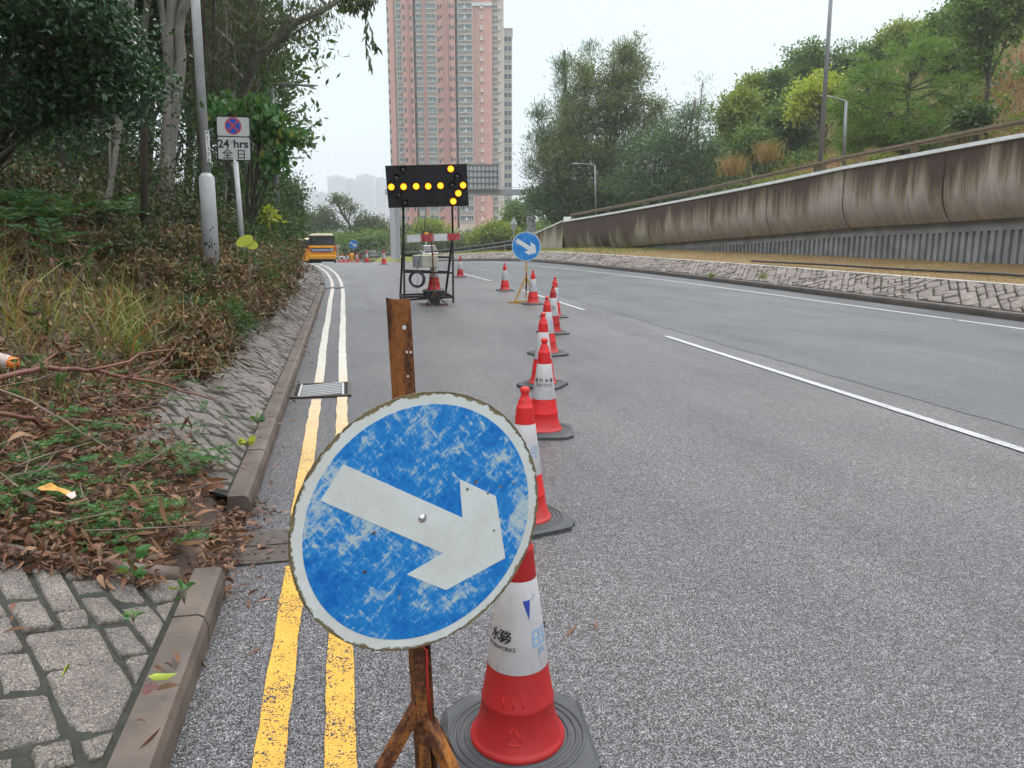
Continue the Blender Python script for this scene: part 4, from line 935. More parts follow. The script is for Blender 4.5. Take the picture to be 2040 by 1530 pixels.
lampat('street lamp rising out of the heart leaved tree, its arm over the road', (556, 470), (541, 168), (603, 170), 27)
lampat('slim street lamp just under the heart leaved tree, farther up the bend', (557, 480), (549, 316), (590, 314.5), 42)
lampat('small street lamp with a lit-white head behind the stained wall, before the large casuarina', (1188, 440), (1185, 329), (1152, 326), 64)
lampat('short street lamp on the upper road, half hidden by the tall lamp pole', (1681, 330), (1685.5, 202), (1653, 193), 40)
tp = thing('lamp_pole', 'tall slim grey pole standing on the coping of the stained wall', 'street lamp', at(1633, 343, 28.9))
b = MB(); A = at(1633, 343, 28.9); B = at(1655, 0, 28.9); b.tube([A, A + (B - A) * 1.5], [.09, .055], 12); b.build('pole', M['galv_dk'], tp, world=True, smooth=True)
b = MB(); b.box(A + Vector((0, 0, .05)), (.35, .3, .3)); b.build('base_plate', M['railbrown'], tp, world=True)
# ---------------------------------------------------------------- vehicles
def body_loft(secs, name, m, parent):
    """SECS: list of (y, [(x, z) ...]) rings"""
    b = MB(); k = len(secs[0][1]); vs = [(x, y, z) for y, r in secs for x, z in r]
    fs = [(i * k + j, i * k + (j + 1) % k, (i + 1) * k + (j + 1) % k, (i + 1) * k + j) for i in range(len(secs) - 1) for j in range(k)]
    fs += [tuple(range(k))[::-1], tuple(range((len(secs) - 1) * k, len(secs) * k))]
    b.add(vs, fs); return b.build(name, m, parent, bevel=.04)
def van(P, yaw, lab):
    t = thing('minibus', lab, 'minibus', P, yaw); w = 1.0
    ring = lambda wx, z0, z1, z2, wt: [(-wx, z0), (wx, z0), (wx, z1), (wt, z2), (-wt, z2), (-wx, z1)]
    body_loft([(-.06, ring(w * .97, .3, 1.25, 1.25, w * .95)), (0.06, ring(w, .28, 1.28, 1.3, w * .98)), (4.9, ring(w, .28, 1.28, 1.3, w * .98)), (5.2, ring(w * .93, .3, 1.1, 1.2, w * .9))], 'body', M['van_yellow'], t)
    body_loft([(.04, ring(w * .97, 1.24, 1.3, 2.0, w * .86)), (.16, ring(w * .97, 1.24, 1.3, 2.05, w * .86)), (4.3, ring(w * .97, 1.24, 1.3, 2.05, w * .86)), (4.9, ring(w * .93, 1.22, 1.25, 1.5, w * .85))], 'cabin', M['signblack'], t)
    body_loft([(.0, ring(w * .86, 1.98, 2.04, 2.12, w * .78)), (4.2, ring(w * .86, 2.0, 2.06, 2.14, w * .78))], 'roof', M['van_cream'], t)
    b = MB(); b.add([(-.8, .02, 1.4), (.8, .02, 1.4), (.72, .05, 1.93), (-.72, .05, 1.93)], [(0, 1, 2, 3)]); b.build('rear_window', M['glass_dk'], t)
    b = MB(); b.box((.0, -.075, .98), (1.62, .02, .27)); o = b.build('banner', plain('banner_blue', (.03, .05, .14), .5, var=.1), t)
    b = MB()
    for i in range(17): b.box((-.70 + i * .075, -.088, .965 + rnd.uniform(-.01, .01)), (.055, .004, rnd.uniform(.07, .10)))
    b.build('writing', M['white_car'], o); b = MB(); b.box((.68, -.088, .98), (.16, .004, .22)); b.build('pale_square', M['signgrey'], o)
    b = MB()
    for i in range(13): b.box((-.66 + i * .105, -.07, .78), (.035, .012, .12), Matrix.Rotation(.6, 3, 'Y'))
    b.build('red_hatching', M['red_paint'], t)
    b = MB(); b.box((0, -.09, .45), (1.94, .12, .26)); b.build('bumper', M['van_yellow'], t, bevel=.03)
    for x in (-.93, .93):
        b = MB(); b.box((x, -.04, 1.12), (.11, .08, .42)); b.build('tail_light', M['red_paint'], t)
        for y in (.75, 4.1):
            b = MB(); b.tube([(x - .11 * np.sign(x), y, .33), (x + .02 * np.sign(x), y, .33)], .33, 20); wh = b.build('wheel', M['tyre'], t); b = MB(); b.tube([(x, y, .33), (x + .03 * np.sign(x), y, .33)], .18, 14); b.build('rim', M['galv'], wh)
    b = MB(); b.box((0, .3, .25), (1.7, .6, .25)); b.build('underbody', M['black'], t)
    return t
s, o = inv(((642.5 - 1020) / FPX * 56, 57.)); van(Vector(((642.5 - 1020) / FPX * 56.3, 57., crest(s))), R(13), 'yellow minibus seen from behind with a blue lettered banner, pulled up at the bend')
v2 = van(Vector(((617 - 1020) / FPX * 63.5, 64.5, crest(66) + .02)), R(20), 'orange and white topped vehicle mostly hidden in front of the yellow minibus')
for o in list(v2.children):
    if o.name.startswith('banner'):
        for q in list(o.children): bpy.data.objects.remove(q)
        bpy.data.objects.remove(o)
def car(P, yaw, lab, name='taxi', low='red_paint', up='white_car'):
    t = thing(name, lab, 'taxi' if name == 'taxi' else 'car', P, yaw); w = .84     # nose towards -y
    ring = lambda wx, z0, z1: [(-wx * .96, z0), (wx * .96, z0), (wx, (z0 + z1) / 2), (wx * .97, z1), (-wx * .97, z1), (-wx, (z0 + z1) / 2)]
    body_loft([(-2.25, ring(w * .82, .3, .62)), (-2.1, ring(w * .95, .25, .74)), (-1.1, ring(w, .22, .86)), (1.2, ring(w, .22, .9)), (2.0, ring(w * .97, .25, .9)), (2.25, ring(w * .85, .35, .8))], 'body', M[low], t)
    rg = lambda wb, wt, z0, z1: [(-wb, z0), (wb, z0), (wt, z1), (-wt, z1)]
    body_loft([(-1.05, rg(w * .93, w * .9, .84, .88)), (-.35, rg(w * .95, w * .74, .86, 1.36)), (.95, rg(w * .95, w * .74, .88, 1.38)), (1.7, rg(w * .93, w * .88, .88, .92))], 'cabin', M['glass_dk'], t)
    body_loft([(-.4, rg(w * .76, w * .70, 1.34, 1.41)), (1.0, rg(w * .76, w * .70, 1.36, 1.42))], 'roof', M[up], t)
    b = MB(); b.box((0, -1.6, .81), (1.4, .95, .06)); b.build('bonnet', M[up], t, bevel=.02)
    b = MB(); b.box((0, -2.22, .42), (1.2, .1, .2)); b.build('bumper', M['signblack'], t)
    for x in (-.62, .62): b = MB(); b.box((x, -2.15, .63), (.3, .12, .14)); b.build('headlight', M['signgrey'], t)
    for x in (-.8, .8):
        for y in (-1.35, 1.35): b = MB(); b.tube([(x - .1 * np.sign(x), y, .3), (x + .05 * np.sign(x), y, .3)], .3, 18); b.build('wheel', M['tyre'], t)
    return t
def gz(x, Y): s, o = inv((x, Y)); return crest(s)
car(Vector(((737 - 1020) / FPX * 104, 106, at(737, 500, 106).z - 1.42)), R(38), 'red and white taxi coming round the bend beyond the cones')
c2 = car(Vector(((853 - 1020) / FPX * 78, 80, at(853, 489, 80).z - 1.42)), R(10), 'white car roof showing behind the arrow board trolley', 'parked_car', 'white_car', 'white_car')
car(Vector(((672 + 10 - 1020) / FPX * 112, 114, at(680, 511, 114).z - 1.42)), R(60), 'white car mostly below the crest beside the yellow minibus', 'parked_car', 'white_car', 'white_car')
M['pale_steel'] = plain('pale_steel', (.40, .42, .455), .6, var=.06)
# ---------------------------------------------------------------- gantry
YG = 75.; gt = thing('sign_gantry', 'grey steel gantry spanning the far road with the ribbed back of a large sign panel', 'gantry', at(900, 500, YG))
def boxpx(x0, y0, x1, y1, Y, dy): 
    A, B = at(x0, y1, Y), at(x1, y0, Y); b = MB(); b.box(((A.x + B.x) / 2, Y + dy / 2, (A.z + B.z) / 2), (abs(B.x - A.x), dy, abs(B.z - A.z))); return b
boxpx(767, 378, 1068, 388.5, YG, .12).build('beam', M['pale_steel'], gt, world=True)
b = boxpx(767, 377, 1068, 379.5, YG + 1.1, .12); b.build('rear_beam', M['pale_steel'], gt, world=True)
b = MB(); 
for i in range(28):
    xx_ = 775 + i * 10.4; A, B = at(xx_, 388, YG + .1), at(xx_ + 8, 388, YG + .1); b.bar(A, Vector((B.x, YG + 1.15, A.z)), .09, .06)
b.build('underside_bracing', M['galv_dk'], gt, world=True)
for x0, x1 in ((779, 785), (787, 793.5)):
    b = boxpx(x0, 388.5, x1, 516, YG + (.0 if x0 < 785 else .9), .3); b.build('column', M['pale_steel'], gt, world=True)
b = MB()
for i in range(9): b.add(boxpx(785, 395 + i * 13.5, 788, 397 + i * 13.5, YG + .3, .7).v, MB().box((0, 0, 0), (1, 1, 1)).f)
b.build('column_rungs', M['pale_steel'], gt, world=True)
b = MB(); tp1, bt1 = at(1054, 389, YG), at(1053, 470, YG); b.bar(tp1, bt1, .42, .42); b.build('column', M['pale_steel'], gt, world=True)
b = MB(); b.bar(at(1058, 389, YG), at(1064, 470, YG), .46, .46); b.build('column', M['pale_steel'], gt, world=True)
pn = boxpx(880, 327, 993, 378, YG - .3, .08).build('sign_panel', M['galv_dk'], gt, world=True)
M['panelgrey'] = plain('panel_grey', (.44, .46, .48), .6, .0, var=.1)
b = MB()
for i in range(15):
    x0 = 880 + i * 8.0; q = boxpx(x0, 327, x0 + 5.2, 378, YG - .42, .12); b.add(q.v, q.f)
b.build('panel_ribs', M['panelgrey'], gt, world=True)
b = MB()
for i in range(5):
    y0 = 327 + i * 12.1; q = boxpx(880, y0, 993, y0 + 2.0, YG - .5, .08); b.add(q.v, q.f)
b.build('panel_rails', M['galv_dk'], gt, world=True)
b = MB(); hr = [at(930, 372.5, YG + .5), at(1063, 374, YG + .5)]; b.tube(hr, .02, 5)
for i in range(10): p = hr[0].lerp(hr[1], i / 9); b.tube([p, p - Vector((0, 0, .35))], .018, 4)
b.build('handrail', M['galv_dk'], gt, world=True)
# small far signs
t = thing('far_road_sign', 'grey backs of a triangle sign over a round sign on one pole, beside the guardrail', 'road sign', at(1024, 480, 56)); rx = Matrix.Rotation(pi / 2, 4, 'X')
b = MB(); c = at(1023.5, 440.5, 56); b.add([c + Vector((-.30, 0, -.22)), c + Vector((.30, 0, -.22)), c + Vector((0, 0, .30)), c + Vector((-.30, .02, -.22)), c + Vector((.30, .02, -.22)), c + Vector((0, .02, .30))], [(0, 1, 2), (5, 4, 3), (0, 3, 4, 1), (1, 4, 5, 2), (2, 5, 3, 0)]); b.build('triangle_plate', M['galv'], t, world=True)
b = MB(); c = at(1023.5, 452.5, 56); b.prism([(.24 * cos(a), .24 * sin(a)) for a in np.linspace(0, 2 * pi, 25)[:-1]], 0, .02, Matrix.Translation(c) @ rx); b.build('round_plate', M['galv_dk'], t, world=True)
b = MB(); b.tube([at(1023.5, 436, 56.05), at(1024, 480, 56.05)], .035, 6); b.build('post', M['galv'], t, world=True)
t = thing('far_road_sign', 'pale rectangular sign on a short post beside the yellow minibus', 'road sign', at(674, 521, 62)); boxpx(669.5, 487, 677.5, 494, 62, .02).build('plate', M['galv'], t, world=True); boxpx(672.6, 494, 674, 521, 62.03, .05).build('post', M['galv'], t, world=True)
t = thing('far_road_sign', 'small orange and dark sign behind the barrier plank, near the gantry column', 'road sign', at(849, 480, 84)); boxpx(840, 460.5, 858, 470, 84, .03).build('plate', M['signblack'], t, world=True); boxpx(844, 462.5, 854, 468, 83.96, .03).build('orange_panel', M['van_yellow'], t, world=True); boxpx(848, 470, 850, 500, 84.1, .05).build('post', M['galv'], t, world=True)
t = thing('yellow_barrel', 'small yellow road works lamp between two tiny far cones', 'warning lamp', at(701, 521, 62)); b = MB(); c = at(701, 512, 62); b.lathe([(.1, -.35), (.13, -.1), (.16, 0), (.16, .22), (.1, .28)], 12, c); b.build('body', M['van_yellow'], t, world=True)
# ================================================================ VEGETATION
def nrm(a): return a / np.maximum(np.linalg.norm(a, axis=1, keepdims=True), 1e-9)
def leaf_arrays(P, D, S, asp, fold=False, bend=.0, seed=0):
    r = np.random.default_rng(seed + 101); n = len(P); D = nrm(D); side = nrm(np.cross(D, nrm(r.normal(size=(n, 3))))); up = np.cross(side, D)
    S = S[:, None]; A = asp if np.ndim(asp) == 0 else np.asarray(asp)[:, None]
    m = P + D * S * .45 + up * S * bend
    if not fold:
        V = np.stack([P, m + side * S * A / 2, P + D * S, m - side * S * A / 2], 1).reshape(-1, 3); F = np.arange(4 * n).reshape(n, 4); return V, F
    lift = up * S * .10; a1, a2 = P + D * S * .22, P + D * S * .62 + up * S * bend * .5
    V = np.stack([P, a1 + side * S * A * .46 + lift * .8, a2 + side * S * A * .40 + lift, P + D * S - up * S * bend * .4, a2 - side * S * A * .40 + lift, a1 - side * S * A * .46 + lift * .8], 1).reshape(-1, 3)
    q = np.arange(n)[:, None] * 6; F = np.concatenate([q + [0, 1, 2, 3], q + [0, 3, 4, 5]], 0); return V, F
def ribleaf(P, D, S, asp, bend, seed=0):
    """narrow leaf as a curved, twisted ribbon"""
    r = np.random.default_rng(seed + 77); n = len(P); D = nrm(D); side = nrm(np.cross(D, nrm(r.normal(size=(n, 3)) * [.5, .5, 1.]))); up = np.cross(side, D); V = []
    B = (bend * r.normal(size=n) * S)[:, None]; tw = r.normal(size=n)[:, None] * .6; S = S[:, None]; A = (asp * r.uniform(.6, 1.5, n))[:, None]
    for f, w in ((0, .12), (.25, .8), (.5, 1.), (.78, .62), (1, .04)):
        c = P + D * S * f + up * B * (4 * f * (1 - f)) - np.array([0, 0, 1]) * S * .12 * f * f; s2 = side * np.cos(tw * f) + up * np.sin(tw * f); V += [c - s2 * S * A * w / 2, c + s2 * S * A * w / 2]
    V = np.stack(V, 1).reshape(-1, 3); q = np.arange(n)[:, None] * 10
    return V, np.concatenate([q + [2 * i, 2 * i + 1, 2 * i + 3, 2 * i + 2] for i in range(4)], 0)
def blades(P, H, lean, w, seed=0, seg=4):
    """ribbon grass blades"""
    r = np.random.default_rng(seed + 55); n = len(P); az = r.uniform(0, 2 * pi, n); d = np.stack([np.cos(az), np.sin(az), 0 * az], 1); s = np.stack([-np.sin(az), np.cos(az), 0 * az], 1)
    tw = r.uniform(0, 2 * pi, n); s2 = s * np.cos(tw)[:, None] + d * np.sin(tw)[:, None]; V = []
    for k in range(seg + 1):
        f = k / seg; c = P + d * (H * lean * f ** 2)[:, None] + np.array([0, 0, 1]) * (H * (f - .45 * np.minimum(lean, 1.4) * f ** 2.4))[:, None]
        ww = (w * (1 - f) ** .6 * (.6 + .4 * (f > 0)))[:, None] / 2 + .0003; V += [c - s2 * ww, c + s2 * ww]
    V = np.stack(V, 1).reshape(-1, 3); k2 = 2 * (seg + 1); q = np.arange(n)[:, None] * k2
    F = np.concatenate([q + [2 * i, 2 * i + 1, 2 * i + 3, 2 * i + 2] for i in range(seg)], 0); return V, F
class LB:     # collects leaf arrays
    def __init__(s): s.V = []; s.F = []; s.n = 0
    def add(s, VF): V, F = VF; s.V.append(V); s.F.append(F + s.n); s.n += len(V)
    def build(s, name, m, parent=None): return np_mesh(name, np.concatenate(s.V), np.concatenate(s.F), m, parent)
MODES = {
 'any': lambda r, n, out: r.normal(size=(n, 3)) + [0, 0, .25] + out * .5,
 'droop': lambda r, n, out: r.normal(size=(n, 3)) * .38 + [0, 0, -1.],
 'up': lambda r, n, out: r.normal(size=(n, 3)) * .45 + out * .5 + [0, 0, .75],
 'wisp': lambda r, n, out: r.normal(size=(n, 3)) * .5 + out * .8 + [0, 0, .1],
 'flat': lambda r, n, out: (r.normal(size=(n, 3)) + out * .4) * [1, 1, .25]}
def lobe(px, py, rx, ry, Y, dz=1.): c = at(px, py, Y); k = (Y * CP) / FPX * 1.02; return (c, (rx * k, rx * k * dz, ry * k))
def tree(name, label, cat, base, lobes, ncl, nleaf, clr, ls, asp, lm, bm, tr, mode='any', group=None, trunk=None, seed=0, fold=False, flat=.7, shell=.45, limbs=True, nlimb=5, twr=.012, spread=1., crown='crown'):
    r = np.random.default_rng(seed + 1000); base = Vector(base); t = thing(name, label, cat, base, group=group)
    tp = [Vector(p) for p in trunk] if trunk else None
    if tp is None:
        tgt = sum((l[0] for l in lobes), Vector()) / len(lobes); tp = [base, base.lerp(tgt, .35) + Vector((rnd.uniform(-.1, .1), rnd.uniform(-.1, .1), 0)) * (tgt - base).length * .3, base.lerp(tgt, .9)]
    W = MB(); n = len(tp); W.tube(tp, [tr * (1 - .55 * i / max(n - 1, 1)) for i in range(n)], 9)
    L = LB(); vol = np.array([l[1][0] * l[1][1] * l[1][2] for l in lobes]) ** .6; vol /= vol.sum()
    for (c, rad), fr in zip(lobes, vol):
        k = max(2, int(round(ncl * fr))); u = nrm(r.normal(size=(k, 3))) * (r.uniform(0, 1, (k, 1)) ** shell); C = np.array(c) + u * np.array(rad)
        starts = []
        if limbs:
            kp = max(1, int(nlimb)); 
            for j in range(kp):
                q = C[r.integers(k)]; q = Vector(q).lerp(c, .35); f = r.uniform(.35, .98); a = f * (n - 1); i0 = min(int(a), n - 2); st = tp[i0].lerp(tp[i0 + 1], a - i0)
                if st.z > q.z: st = tp[0].lerp(tp[1], .7)
                mid = st.lerp(q, .5) + Vector((0, 0, .10 * (q - st).length)) + Vector(r.normal(size=3)) * .06 * (q - st).length
                r1 = tr * .34; W.tube([st, st.lerp(mid, .5) + Vector(r.normal(size=3)) * .02 * (q - st).length, mid, mid.lerp(q, .5), q], [r1, r1 * .85, r1 * .65, r1 * .45, r1 * .25], 6, cap=False); starts += [mid, q, mid.lerp(q, .5)]
            for cc in C[: min(k, 160)]:
                v = Vector(cc); s0 = min(starts, key=lambda p: (p - v).length_squared); m_ = s0.lerp(v, .55) + Vector(r.normal(size=3)) * .07 * (v - s0).length
                W.tube([s0, m_, v], [twr * 1.3, twr, twr * .5], 4, cap=False)
        m = max(4, int(nleaf)); cs = clr * r.uniform(.6, 1.35, (k, 1, 1)); off = r.normal(size=(k, m, 3)) * [1, 1, flat] * cs * .55
        if mode == 'droop': off[..., 2] = -np.abs(off[..., 2]) * 1.9 + clr * .3
        P = (C[:, None, :] + off).reshape(-1, 3); out = nrm(P - np.array(c)); D = MODES[mode](r, len(P), out); S = ls * r.uniform(.6, 1.35, len(P))
        L.add(ribleaf(P, D, S, asp, .35, seed) if fold == 'rib' else leaf_arrays(P, D, S, asp, fold, seed=seed))
    if len(W.v): W.build('trunk', bm, t, smooth=True, world=True)
    L.build(crown, lm, t); return t
def scatter(n, s0, s1, w0, w1, zf, r, side=-1, pw=1.):
    s = s0 + (s1 - s0) * r.uniform(0, 1, n) ** pw; w = r.uniform(w0, w1, n); return s, w
def bankpt(s, w): return RP(s, -KW - w, left_z(s, w))
BK = lambda s, w: np.array([bankpt(a, b) for a, b in zip(s, w)])
r = np.random.default_rng(3)
# ---- leaf litter
def litter(name, n, s0, s1, w0, w1, ls, seed, m, lift=.03, pw=1.6, asp=.22, steep=.45):
    r = np.random.default_rng(seed); s, w = scatter(n, s0, s1, w0, w1, None, r, pw=pw)
    keep = ~((s < 3.0) & (w < 1.55)) & ~((s > 4.5) & (w < .58 + .2 * r.random(n)) & (s > 5.0 - 0 * s)) & ~((w < .57) & (s > 4.6))
    s, w = s[keep], w[keep]; P = BK(s, w); P[:, 2] += np.abs(r.normal(size=len(P))) * lift + .005
    D = r.normal(size=P.shape) * [1, 1, steep]; S = ls * r.uniform(.5, 1.4, len(P)); V, F = ribleaf(P, D, S, asp, .22, seed); return V, F
L = LB(); L.add(litter('l', 34000, 3.0, 15, .1, 5, .065, 1, None, .025, 1.6, .2, .22)); L.add(litter('l', 5000, 3.0, 8, .1, 3, .11, 2, None, .04, 1.2, .14, .3)); L.add(litter('l', 20000, 8, 40, .5, 8, .14, 4, None, .08, 1.2, .25, .8)); L.add(litter('l', 14000, 3.0, 7.5, .3, 2.6, .04, 9, None, .05, 1.2, .35))
tag(L.build('leaf_litter', M['leaf_brown']), 'thick carpet of brown fallen leaves over the bank', None, kind='stuff')
# loose leaves strewn on paving, kerb, road: one stuff object
r = np.random.default_rng(31); pts = []
for (px, py) in [(330, 1340), (345, 1330), (310, 1375), (355, 1320), (410, 1332), (292, 1440), (320, 1450), (470, 1250), (1190, 1232), (1090, 1238), (1150, 1245), (480, 1100), (510, 1115), (548, 1095), (455, 1120), (440, 1090), (470, 1060), (30, 1200), (60, 1250), (220, 1140), (250, 1150), (20, 1240), (600, 790), (640, 788), (520, 1290), (560, 1020)]:
    s, o = inv(onz(px, py, 0.0)); z = .02
    if o < -.02: z = .155
    if o < -.25: z = .13 + .30 * (-o - KW) + .03
    pts.append(onz(px, py, z))
P = np.array(pts); D = r.normal(size=P.shape) * [1, 1, .12]; V, F = ribleaf(P, D, r.uniform(.05, .10, len(P)), .2, .12, 4)
s = r.uniform(3.1, 4.4, 1500); w = r.uniform(-.12, .45, 1500) - .2 * r.random(1500) ** 3; P2 = np.array([RP(a, -KW - b, max(.008, .10 * min(1, (b + .3) * 2))) for a, b in zip(s, w)]); V2, F2 = ribleaf(P2, r.normal(size=P2.shape) * [1, 1, .25], r.uniform(.02, .075, 1500), .26, .15, 5)
s3 = r.uniform(4.3, 22, 260); s4 = r.uniform(4.2, 5.4, 500); w4 = r.uniform(.0, .7, 500); q4 = w4 > (s4 - 4.3) * .55; P4 = np.array([RP(a, -KW - b_, zl(a, b_) + .02) for a, b_ in zip(s4[q4], w4[q4])]); V4, F4 = ribleaf(P4, r.normal(size=P4.shape) * [1, 1, .25], r.uniform(.03, .08, len(P4)), .25, .2, 15)
P3 = np.array([RP(a, r.choice([-.10, .03, -.15, .06]) + r.normal() * .03, 0.0) for a in s3]); P3[:, 2] += np.where(r.random(260) < .5, .15, .02); V3, F3 = ribleaf(P3, r.normal(size=P3.shape) * [1, 1, .2], r.uniform(.02, .06, 260), .28, .15, 6)
L = LB(); L.add((V, F)); L.add((V2, F2)); L.add((V3, F3)); L.add((V4, F4)); tag(L.build('loose_leaves', M['leaf_brown']), 'loose dead leaves spilling over the kerb gap', None, kind='stuff')
for i, (px, py, dx, dz_, L_, mat_, lab, k) in enumerate([(322, 1347, 1, -.2, .09, 'leaf_yg', 'short bright green leaf lying across the near kerb', .3), (130, 1335, .1, 1, .05, 'leaf_yg', 'small lime leaf standing between two granite blocks', .35), (297, 1372, .6, .5, .09, 'leaf_rb', 'dark red heart shaped leaf beside the near kerb', .8)]):
    if 'leaf_yg' not in M: M['leaf_yg'] = plain('lime_leaf', (.28, .36, .03), .5); M['leaf_rb'] = plain('dark_red_leaf', (.09, .025, .02), .45)
    P = onz(px, py, .33 if px < 200 else .22); V, F = leaf_arrays(np.array([P]), np.array([[dx, .3, dz_ * .3]]), np.array([L_ * (.6 if k > .7 else 1)]), k, True, .1, 3 + i); V -= V.mean(0)
    me = np_mesh('fallen_leaf', V, F, M[mat_]); me.location = P; tag(me, lab, 'leaf')
# ---- grass on the bank
def grass_patch(n, s0, s1, w0, w1, h, wd_, seed, pw=1.3, clump=.06, per=18, leanm=.8):
    r = np.random.default_rng(seed); s, w = scatter(n, s0, s1, w0, w1, None, r, pw=pw); C = BK(s, w); P = np.repeat(C, per, 0) + r.normal(size=(n * per, 3)) * [clump, clump, .01]
    H = h * r.uniform(.35, 1.15, n * per) * np.repeat(r.uniform(.6, 1.2, n), per); return blades(P, H, r.uniform(.15, leanm * 1.6, n * per), wd_ * r.uniform(.6, 1.3, n * per), seed)
L = LB(); L.add(grass_patch(150, 5.6, 13, .9, 5.5, .72, .017, 1, 1.1, .10, 16)); L.add(grass_patch(70, 6.5, 10, .8, 2.4, .55, .015, 31, 1.1, .08, 16)); L.add(grass_patch(160, 4.6, 9, .9, 3.5, .30, .007, 2)); L.add(grass_patch(200, 10, 24, .8, 6, .8, .018, 3)); L.add(grass_patch(60, 4.2, 8, 2.2, 4.6, .7, .014, 12))
tag(L.build('tall_grass', M['grass']), 'tufts of green and straw coloured grass on the bank', None, kind='stuff')
# ---- dead twigs
b = MB(); r = np.random.default_rng(8)
for i in range(520):
    s = 3.2 + 14 * r.random() ** 1.7; w = r.uniform(.35, 4.5); p = bankpt(s, w) + Vector((0, 0, r.uniform(.02, .22))); a = r.uniform(0, pi); L_ = r.uniform(.15, .7); d = Vector((cos(a), sin(a), r.normal() * .25)) * L_
    m_ = p + d * .5 + Vector(r.normal(size=3)) * .05 * L_; b.tube([p, m_, p + d], [.0035, .003, .0015], 4, cap=False)
tag(b.build('dead_twigs', M['twig'], smooth=True), 'tangle of thin dead twigs over the litter', None, kind='stuff')
# ---- fern-like ground cover
def frond(P, d, L_, r, nl=13, lw=.22):
    """a pinnate frond: two rows of leaflets along a drooping rib"""
    d = d.normalized(); side = d.cross(Vector((0, 0, 1))).normalized(); A, B, S = [], [], []
    for k in range(nl):
        f = (k + 1) / nl; c = P + d * L_ * f + Vector((0, 0, -.35 * L_ * f * f)); l_ = L_ * lw * (sin(pi * min(1, .15 + f * .85)) ** .6 + .12)
        for sg_ in (-1, 1): A.append(c); B.append(side * sg_ + d * .35 + Vector((0, 0, r.normal() * .12))); S.append(l_)
    return A, B, S
def ferns(n, s0, s1, w0, w1, L0, seed, nf=(2, 6), nl=13, lift=.04, pw=1.4, lw=.22, rise=.5):
    r = np.random.default_rng(seed); A, B, S = [], [], []
    for i in range(n):
        s = s0 + (s1 - s0) * r.random() ** pw; w = r.uniform(w0, w1)
        if s < 3.05 and w < 1.6: continue
        base = bankpt(s, w) + Vector((0, 0, lift * r.random()))
        for j in range(r.integers(*nf)):
            a = r.uniform(0, 2 * pi); L_ = L0 * r.uniform(.5, 1.3); q = frond(base, Vector((cos(a), sin(a), rise * r.uniform(.2, 1.3))), L_, r, nl, lw); A += q[0]; B += q[1]; S += q[2]
    return leaf_arrays(np.array(A), np.array(B), np.array(S), .28, False, 0, seed)
L = LB(); L.add(ferns(170, 3.15, 6.5, .25, 2.4, .11, 5, lift=.10)); L.add(ferns(70, 3.3, 4.7, .05, .9, .12, 7, (4, 8), lift=.14)); L.add(ferns(160, 5, 12, .7, 4, .22, 6)); L.add(ferns(420, 8, 26, 2.0, 9, .55, 16, (5, 10), 18, .9, 1., .2, .9)); L.add(ferns(90, 6.5, 11, 3.0, 6, .5, 18, (5, 9), 18, .5, 1., .2, .9))
tag(L.build('ferny_undergrowth', M['leaf_fern']), 'low ferny green undergrowth spreading over the bank', None, kind='stuff')
# broad small seedlings near the kerb
def seedling(px, py, z, n, size, lab, lm='leaf_heart', stem=.06, seed=0, name='seedling', spread=1.):
    r = np.random.default_rng(seed); P = onz(px, py, z); t = thing(name, lab, 'plant', P - Vector((0, 0, stem))); A, B, S = [], [], []; W = MB()
    for k in range(n):
        a = 2 * pi * k / n + r.uniform(-.4, .4); h = stem * r.uniform(.5, 1.3); d = Vector((cos(a), sin(a), .35)); q = P + Vector((cos(a), sin(a), 0)) * size * .25 * spread + Vector((0, 0, h - stem)); A.append(q); B.append(d); S.append(size * r.uniform(.7, 1.2)); W.tube([P - Vector((0, 0, stem)), q], .0015 + size * .01, 4)
    V, F = leaf_arrays(np.array(A), np.array(B), np.array(S), .55, True, .05, seed); np_mesh('leaves', V, F, M[lm], t); W.build('stem', M['twig'], t, world=True); return t
seedling(365, 1175, .22, 7, .055, 'small green weed on the near kerb corner', seed=1)
seedling(262, 1100, .36, 8, .06, 'bright green five leaved seedling above the top of the granite blocks', seed=2)
seedling(262, 1135, .30, 6, .06, 'broad leaved seedling at the upper edge of the granite blocks', seed=3)
seedling(265, 1228, .30, 9, .03, 'tiny weed growing in a joint between the granite blocks', 'leaf_fern', .02, 4)
seedling(512, 835, .2, 14, .06, 'leafy weed sprouting against the kerb below the stone slope', 'leaf_fern', .04, 5)
seedling(490, 880, .2, 16, .06, 'spiky pale weed at the foot of the stone slope by the kerb', 'leaf_yel', .04, 6)
for i, (px, py, sz, lab) in enumerate([(1520, 555, .28, 'green weed tuft growing in the stone slope across the road'), (1895, 567, .34, 'larger spreading weed in the stone slope near the right edge'), (1418, 552, .2, 'small weed at the foot of the stone slope across the road')]):
    s, o = inv(onz(px, py, .35)); P = onz(px, py, .33); t = thing('weed_tuft', lab, 'weed', P); r = np.random.default_rng(70 + i); n = 60
    V, F = blades(np.array([P] * n) + r.normal(size=(n, 3)) * [sz * .3, sz * .2, .02], sz * r.uniform(.5, 1.1, n), r.uniform(.2, 1.3, n), .02 * r.uniform(.5, 1, n), i); np_mesh('blades', V, F, M['grass_g'], t)
